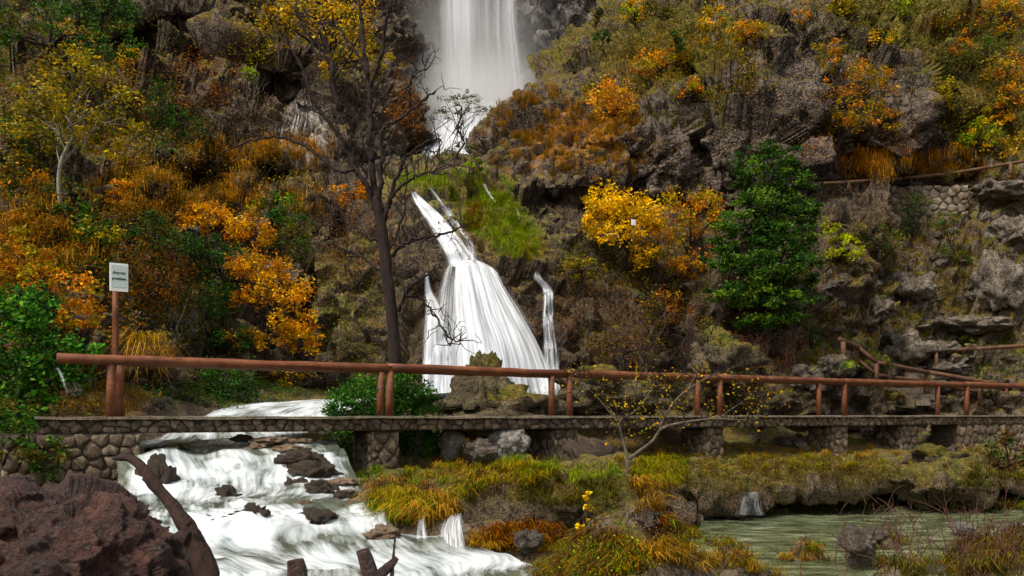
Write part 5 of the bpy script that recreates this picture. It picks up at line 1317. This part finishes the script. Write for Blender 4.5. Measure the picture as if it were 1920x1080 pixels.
# --- small tree in front of the bridge, nearly bare
NT_D = 13.3
nt = thing('young_tree', 'small nearly bare grey-barked tree with sparse yellow leaves in front of the bridge', 'tree', P(1166, 985, NT_D))
TR2 = [([(1160, 1000), (1168, 950), (1174, 905), (1178, 862)], 13, 9, 0, 'trunk'), ([(1178, 866), (1168, 825), (1160, 795), (1150, 776), (1138, 762)], 6.5, 2.5, .2, 'limb'), ([(1163, 812), (1166, 786), (1190, 772), (1205, 756)], 5, 2, -.2, 'limb'),
       ([(1178, 862), (1200, 845), (1224, 826), (1238, 806), (1262, 796), (1300, 789), (1345, 785), (1400, 787), (1440, 776)], 7.5, 1.4, -.4, 'limb'), ([(1232, 816), (1246, 782), (1268, 750), (1290, 728), (1306, 700), (1322, 660), (1336, 622), (1350, 606)], 5, 1.2, .4, 'limb'),
       ([(1290, 730), (1330, 706), (1370, 690), (1420, 668)], 3, .9, .3, 'limb'), ([(1306, 700), (1286, 672), (1278, 640)], 2.4, .8, .2, 'limb'), ([(1190, 772), (1220, 730), (1210, 690), (1190, 650)], 2.6, .8, .5, 'limb'), ([(1160, 795), (1120, 745), (1090, 715), (1086, 690)], 2.6, .8, .3, 'limb'),
       ([(1345, 785), (1400, 750), (1450, 735)], 2, .8, .3, 'limb'), ([(1246, 782), (1230, 745), (1240, 700)], 2.6, .8, -.3, 'limb')]
lp = []; tips = []
for k, (pts, r0, r1, dd, nm) in enumerate(TR2):
    L = smooth_line(px_line(pts, NT_D, dd), 6)
    mb = MB(); mb.tube(L, np.linspace(r0, r1, len(L)) * .48 / FPX * NT_D, 10, .18, 40 + k); mb.build(nm, M['bark_grey'], nt)
    if nm == 'limb': lp.append(L)
mb = MB()
for L in lp:
    for j in range(16):
        s = L[rng.integers(len(L) // 3, len(L))]; t = unit(rng.normal(size=3) * np.array([1, .8, 1]) + np.array([0, 0, .5])); l = rng.uniform(.12, .5)
        q = bend(s, s + t * l, rng, 5, .18); mb.tube(q, np.linspace(.008, .003, 5), 4, 0, 0, False); tips.append(q[-1]); tips.append(q[3])
        for m in range(2):
            s2 = q[rng.integers(1, 5)]; e = s2 + unit(rng.normal(size=3) + np.array([0, 0, .5])) * l * .5; mb.tube(bend(s2, e, rng, 4, .15), np.linspace(.005, .002, 4), 4, 0, 0, False); tips.append(e)
tag(mb.build('twigs', M['bark_dark'], nt), kind='stuff')
tips = np.array(tips); tpx, tpy = toPx(tips); keep = (tpy > 690) & (tpy < 830)
tips = tips[keep]; C = np.repeat(tips, 2, 0)[rng.random(2 * len(tips)) < .9]; C = C + rng.normal(size=C.shape) * .05
V, F, c = leaves_np(C, rng.uniform(.025, .07, len(C)), pick(YE + YG + OL + AU, len(C), rng), rng)
tag(put(mesh_np('crown', V, F, c, None, M['leaf'], False), nt), kind='stuff')
# yellow-leaved sapling and dry tuft in front
tb = 11.3
woody('yellow_sapling', 'little sapling with clear yellow leaves in front of the mossy ledge', 'sapling', P(1092, 1010, tb), [E(1096, 930, 16, 8, tb), E(1100, 952, 20, 7, tb), E(1086, 985, 16, 8, tb), E(1104, 978, 12, 5, tb)], 190, .055, [(.75, .55, .02), (.65, .42, .02)], 'twig', .008, limbs=10, shell=.1)
def tuft(px, py, h, n, pal, label, d, spread=.06, droop=.5, name='grass_tuft', w=.012):
    rng = np.random.default_rng(int(px + py)); b = P(px, py, d)
    B = b + rng.normal(size=(n, 3)) * spread * np.array([1, 1, .1])
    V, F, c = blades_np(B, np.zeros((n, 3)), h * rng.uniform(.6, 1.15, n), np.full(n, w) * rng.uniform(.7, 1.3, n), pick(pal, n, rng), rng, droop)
    o = mesh_np(name, V - b, F, c, None, M['grass'], False); o.location = tuple(b)
    return tag(o, label, 'grass')
tuft(1262, 1092, .42, 150, [(.62, .33, .05), (.7, .4, .08), (.5, .22, .03)], 'upright tuft of bright straw-orange grass at the pool edge', 8.9, .05, .35)
tuft(278, 690, .9, 300, ST + BR, 'long straw-coloured grass hanging behind the left handrail post', 20.6, .2, 2.0, w=.016)
tuft(268, 655, .7, 220, ST + AU, 'upper straw grass clump drooping over the hanging grass', 21.2, .2, 1.9, w=.016)

# ------------------------------------------------------------------ ground cover (uncountable)
def cover_zone(zones, kind, name, mat, mode, lush=1.0):
    """scatter leaf clumps or grass tufts where the ground shows it; zones: (px,py,rx,ry,palette,count,size)"""
    rng = np.random.default_rng(len(name) * 7 + len(zones)); VV, FF, CC, off = [], [], [], 0
    for (px, py, rx, ry, pal, n, size) in zones:
        a = rng.uniform(0, 2 * np.pi, n); r = np.sqrt(rng.random(n)) * rng.uniform(.8, 1.15, n)
        base, nrm_ = [], []
        for x, y in zip(px + rx * r * np.cos(a), py + ry * r * np.sin(a)):
            h = hit(x, y)
            if h is None: continue
            if h[1][2] < (-.1 if h[0][1] > 20 else .15): continue
            base.append(h[0]); nrm_.append(h[1])
        if not base: continue
        base = np.array(base); nrm_ = np.array(nrm_); m = len(base)
        e, lev = river_near(base[:, 0], base[:, 1])
        ok = ~((e < -.02) & (base[:, 1] < 25.5) & (base[:, 2] < lev + .35))
        ok &= ~((base[:, 2] < -1.80) & (base[:, 1] < 18)); base = base[ok]; nrm_ = nrm_[ok]; m = len(base)
        if m == 0: continue
        bright = rng.uniform(.55, 1.15, (m, 1))
        if mode == 'grass':
            k = 9; B = np.repeat(base, k, 0) + rng.normal(size=(m * k, 3)) * size * .22; U = np.repeat(nrm_, k, 0)
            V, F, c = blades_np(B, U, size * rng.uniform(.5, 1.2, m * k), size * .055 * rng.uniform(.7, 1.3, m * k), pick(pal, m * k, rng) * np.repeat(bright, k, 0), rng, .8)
        elif mode == 'tuft':
            k = 26; dn = unit(nrm_ * np.array([1, 1, 0]) + np.array([0, -.35, 0]) + rng.normal(size=(m, 3)) * np.array([.5, .5, 0]))
            B = np.repeat(base, k, 0) + rng.normal(size=(m * k, 3)) * size * np.array([.22, .22, .05]); U = np.repeat(dn, k, 0) * 2.4
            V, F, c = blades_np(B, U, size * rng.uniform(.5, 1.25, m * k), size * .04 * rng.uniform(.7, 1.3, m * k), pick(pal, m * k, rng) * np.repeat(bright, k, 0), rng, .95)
        else:
            k = 12; C = np.repeat(base + nrm_ * size * .3, k, 0) + rng.normal(size=(m * k, 3)) * size * .55
            V, F, c = leaves_np(C, size * .3 * rng.uniform(.6, 1.3, m * k), pick(pal, m * k, rng) * np.repeat(bright, k, 0), rng)
        VV.append(V); FF.append(F + off); CC.append(c); off += len(V)
    return tag(mesh_np(name, np.concatenate(VV), np.concatenate(FF), np.concatenate(CC), None, M[mat], False), kind='stuff')

cover_zone([(120, 560, 220, 160, RU, 700, .3), (300, 450, 260, 120, AU, 900, .3), (300, 620, 250, 110, OL, 700, .26), (120, 300, 220, 130, AU, 900, .36), (130, 100, 220, 110, OL, 700, .42), (130, 200, 180, 150, RU, 500, .36), (420, 330, 180, 60, AU, 500, .34),
            (400, 250, 140, 90, BR, 500, .36), (330, 150, 120, 60, RU, 300, .4), (560, 60, 140, 70, AU, 350, .42), (650, 560, 70, 140, OL, 500, .22), (620, 440, 60, 90, BR, 400, .24), (690, 700, 60, 60, OL, 200, .2), (420, 740, 160, 30, GR, 400, .2),
            (1290, 130, 140, 80, AU, 600, .36), (1250, 60, 150, 60, OL, 500, .4), (1450, 230, 300, 160, AU, 450, .24), (1700, 60, 230, 80, OL, 800, .38), (1850, 180, 110, 130, AU, 600, .34), (1600, 240, 120, 80, RU, 250, .28), (1130, 500, 90, 60, OL, 400, .2), (1200, 600, 180, 100, BR, 700, .2), (1150, 560, 120, 90, RU, 300, .16), (1250, 520, 120, 80, OL, 300, .2), (1230, 640, 160, 60, OL, 250, .18), (700, 600, 100, 120, OL, 400, .18), (680, 450, 80, 100, RU, 300, .2), (180, 480, 160, 60, GR, 300, .28), (330, 250, 80, 60, GR, 200, .32), (350, 560, 120, 90, GR, 400, .24), (80, 330, 100, 60, GR, 250, .32),
            (1320, 560, 120, 80, OL, 350, .2), (1420, 660, 140, 40, RU, 250, .2), (900, 450, 60, 60, BR, 150, .2), (1000, 560, 60, 90, BR, 250, .16), (1100, 480, 60, 40, OL, 200, .18), (1700, 420, 180, 60, BR, 250, .22)], 'stuff', 'ground_cover', 'leaf', 'leaf')
cover_zone([(1690, 312, 160, 26, OR, 420, .55), (1690, 320, 160, 20, ST, 300, .5), (1300, 160, 150, 90, OL, 600, .4), (1250, 110, 180, 60, ST, 250, .38), (1720, 90, 220, 90, OL, 600, .42),
            (1860, 240, 100, 70, OL, 400, .4), (330, 360, 160, 60, ST, 450, .5), (60, 470, 120, 90, ST, 350, .5), (480, 290, 140, 40, ST, 250, .5), (770, 200, 40, 90, RU, 250, .5), (560, 380, 60, 24, ST, 160, .45)], 'stuff', 'dry_grass', 'grass', 'grass')
TS = [(.66, .34, .08), (.74, .43, .12), (.54, .24, .05), (.42, .24, .07), (.68, .32, .04)]
cover_zone([(1050, 240, 155, 80, TS, 230, .3), (1050, 230, 150, 60, ST, 120, .28), (1090, 270, 100, 60, YE, 60, .28), (1150, 300, 60, 60, ST, 90, .3), (1040, 310, 150, 40, AU, 80, .26), (1000, 220, 80, 50, ST, 90, .4), (1690, 312, 160, 26, TS, 120, .6), (330, 370, 170, 50, TS, 120, .55), (60, 480, 130, 80, TS, 110, .5), (480, 290, 140, 36, TS, 80, .55)], 'stuff', 'hill_tussocks', 'grass', 'tuft')
MO = [(.24, .38, .025), (.34, .46, .035), (.17, .3, .02), (.42, .46, .045)]
cover_zone([(800, 345, 60, 24, MO, 420, .22), (900, 360, 70, 34, MO, 800, .2), (930, 410, 60, 44, MO, 1100, .18), (970, 450, 48, 40, MO, 900, .17), (895, 405, 24, 28, RU, 260, .2), (850, 340, 70, 18, LI, 200, .2), (1000, 470, 30, 24, YG, 140, .18), (860, 440, 30, 40, OL, 120, .16)], 'stuff', 'moss_grass', 'grass', 'grass')
cover_zone([(1720, 600, 190, 110, OL, 1500, .24), (1720, 540, 200, 160, ST, 700, .24), (1780, 480, 140, 80, OL, 700, .26), (1850, 660, 90, 60, GG, 400, .2), (1600, 680, 120, 40, GG, 350, .2), (1700, 745, 220, 30, OL, 350, .2), (1250, 740, 230, 36, OL, 700, .2), (950, 755, 130, 30, GG, 400, .2)], 'stuff', 'slope_grass', 'grass', 'grass')
cover_zone([(790, 915, 150, 40, GG, 40, .25), (800, 930, 150, 45, ST, 40, .25), (800, 930, 150, 45, BR, 40, .25), (740, 958, 60, 20, YG, 40, .36), (790, 965, 60, 24, ST, 34, .38), (760, 968, 70, 20, GG, 30, .36), (900, 895, 140, 24, YG, 50, .24), (880, 850, 90, 36, ST, 50, .24), (900, 765, 120, 20, YG, 60, .3), (1000, 870, 60, 20, LI, 16, .2),
            (1060, 893, 110, 16, LI, 26, .2), (1240, 880, 50, 34, YG, 60, .24), (1240, 890, 50, 30, GG, 50, .22), (1450, 868, 280, 14, YG, 70, .16), (1060, 925, 110, 34, OL, 60, .18), (1220, 930, 40, 40, ST, 30, .24), (900, 1045, 40, 40, ST, 50, .22), (980, 1010, 80, 24, RU, 70, .2), (1040, 1050, 170, 50, AU, 110, .18), (1040, 1050, 150, 50, BR, 160, .18), (1060, 1060, 130, 40, GG, 60, .16),
            (1330, 985, 90, 20, RU, 40, .2), (1300, 980, 70, 20, GG, 30, .2), (1450, 1030, 240, 50, AU, 150, .17), (1450, 1000, 240, 40, GG, 110, .17), (1400, 1040, 200, 40, ST, 60, .18), (1780, 1030, 160, 60, OL, 110, .24), (1800, 960, 130, 50, GG, 90, .24), (1850, 1000, 110, 80, BR, 110, .26), (1800, 1010, 150, 70, AU, 70, .24), (1860, 920, 90, 50, OL, 100, .22), (1580, 955, 60, 14, GG, 24, .2), (1500, 850, 320, 14, ST, 70, .2)], 'stuff', 'grass_tussocks', 'grass', 'tuft')
cover_zone([(1720, 560, 190, 150, AU, 700, .16), (1700, 690, 200, 50, OL, 400, .14), (1060, 895, 110, 24, OL, 300, .07), (1450, 875, 280, 26, OL, 700, .06), (1450, 868, 280, 16, LI, 150, .06), (1500, 880, 280, 30, BR, 400, .06), (1060, 940, 110, 50, BR, 260, .07),
            (1040, 1040, 170, 60, GG, 400, .08), (1040, 1050, 170, 60, RU, 500, .09), (1130, 1050, 70, 40, LI, 160, .08), (1250, 820, 160, 24, ST, 120, .12), (800, 925, 150, 50, OL, 400, .1), (430, 985, 46, 24, RU, 60, .08), (150, 750, 140, 30, ST, 200, .2)], 'stuff', 'streamside_grass', 'grass', 'grass')
cover_zone([(1040, 1040, 170, 60, RU, 600, .09), (1060, 930, 120, 60, OL, 900, .075), (1450, 890, 300, 45, OL, 2400, .08), (1450, 905, 300, 50, BR, 1500, .08), (1450, 875, 300, 25, YG, 500, .07), (820, 930, 150, 60, BR, 500, .08), (1750, 1020, 200, 60, BR, 800, .1), (1300, 1000, 100, 30, BR, 400, .08), (1130, 1050, 80, 30, LI, 300, .09), (1850, 900, 90, 60, BR, 400, .1), (900, 870, 120, 50, RU, 400, .08),
            (160, 760, 140, 30, BR, 400, .12), (150, 740, 120, 40, OL, 300, .12), (600, 860, 60, 50, BR, 200, .1)], 'stuff', 'leaf_litter', 'leaf', 'leaf')
# red-brown dry stalks standing by the pool
rng = np.random.default_rng(44); mb = MB()
for k in range(130):
    x, y = rng.normal(1790, 110), rng.uniform(960, 1100)
    if rng.random() < .12: x = rng.uniform(1220, 1650)
    if y < 1000 and x < 1760: continue
    h = hit(x, y)
    if h is None: continue
    b = h[0]; l = rng.uniform(.25, .75); q = bend(b, b + np.array([rng.normal() * .2, rng.normal() * .2, l]), rng, 5, .1); mb.tube(q, np.linspace(.006, .0025, 5), 4, 0, 0, False)
    for j in range(3):
        s = q[rng.integers(1, 5)]; mb.tube(bend(s, s + np.array([rng.normal() * .12, rng.normal() * .12, .12]), rng, 3, .1), np.linspace(.004, .002, 3), 4, 0, 0, False)
tag(mb.build('dry_stalks', M['twig'], None), kind='stuff')

# ------------------------------------------------------------------ spray at the foot of the tall fall
def mist(px, py, rx, ry, d, rz, dens):
    bm = _bm.new(); _bm.ops.create_icosphere(bm, subdivisions=3, radius=1.0)
    me = bpy.data.meshes.new('mist'); bm.to_mesh(me); bm.free()
    T = NT('spray'); v = T.n('ShaderNodeVolumePrincipled'); v.inputs['Color'].default_value = (.93, .94, .96, 1); v.inputs['Anisotropy'].default_value = 0.2
    tc = T.n('ShaderNodeTexCoord'); vl = T.n('ShaderNodeVectorMath', operation='LENGTH'); T.lk(tc.outputs['Object'], vl.inputs[0])
    f = T.math('POWER', T.math('SUBTRACT', 1.0, vl.outputs['Value'], True), 1.6)
    T.lk(T.math('MULTIPLY', f, dens), v.inputs['Density'])
    T.lk(v.outputs[0], T.out.inputs['Volume']); me.materials.append(T.m)
    o = bpy.data.objects.new('mist', me); o.location = tuple(P(px, py, d)); k = d / FPX; o.scale = (rx * k, rz, ry * k); COL.objects.link(o)
    tag(o, kind='stuff')
mist(905, 215, 190, 130, 63, 7.0, .5)
mist(885, 130, 190, 240, 66, 5.0, .22)
mist(870, 285, 110, 60, 57, 4.0, .35)
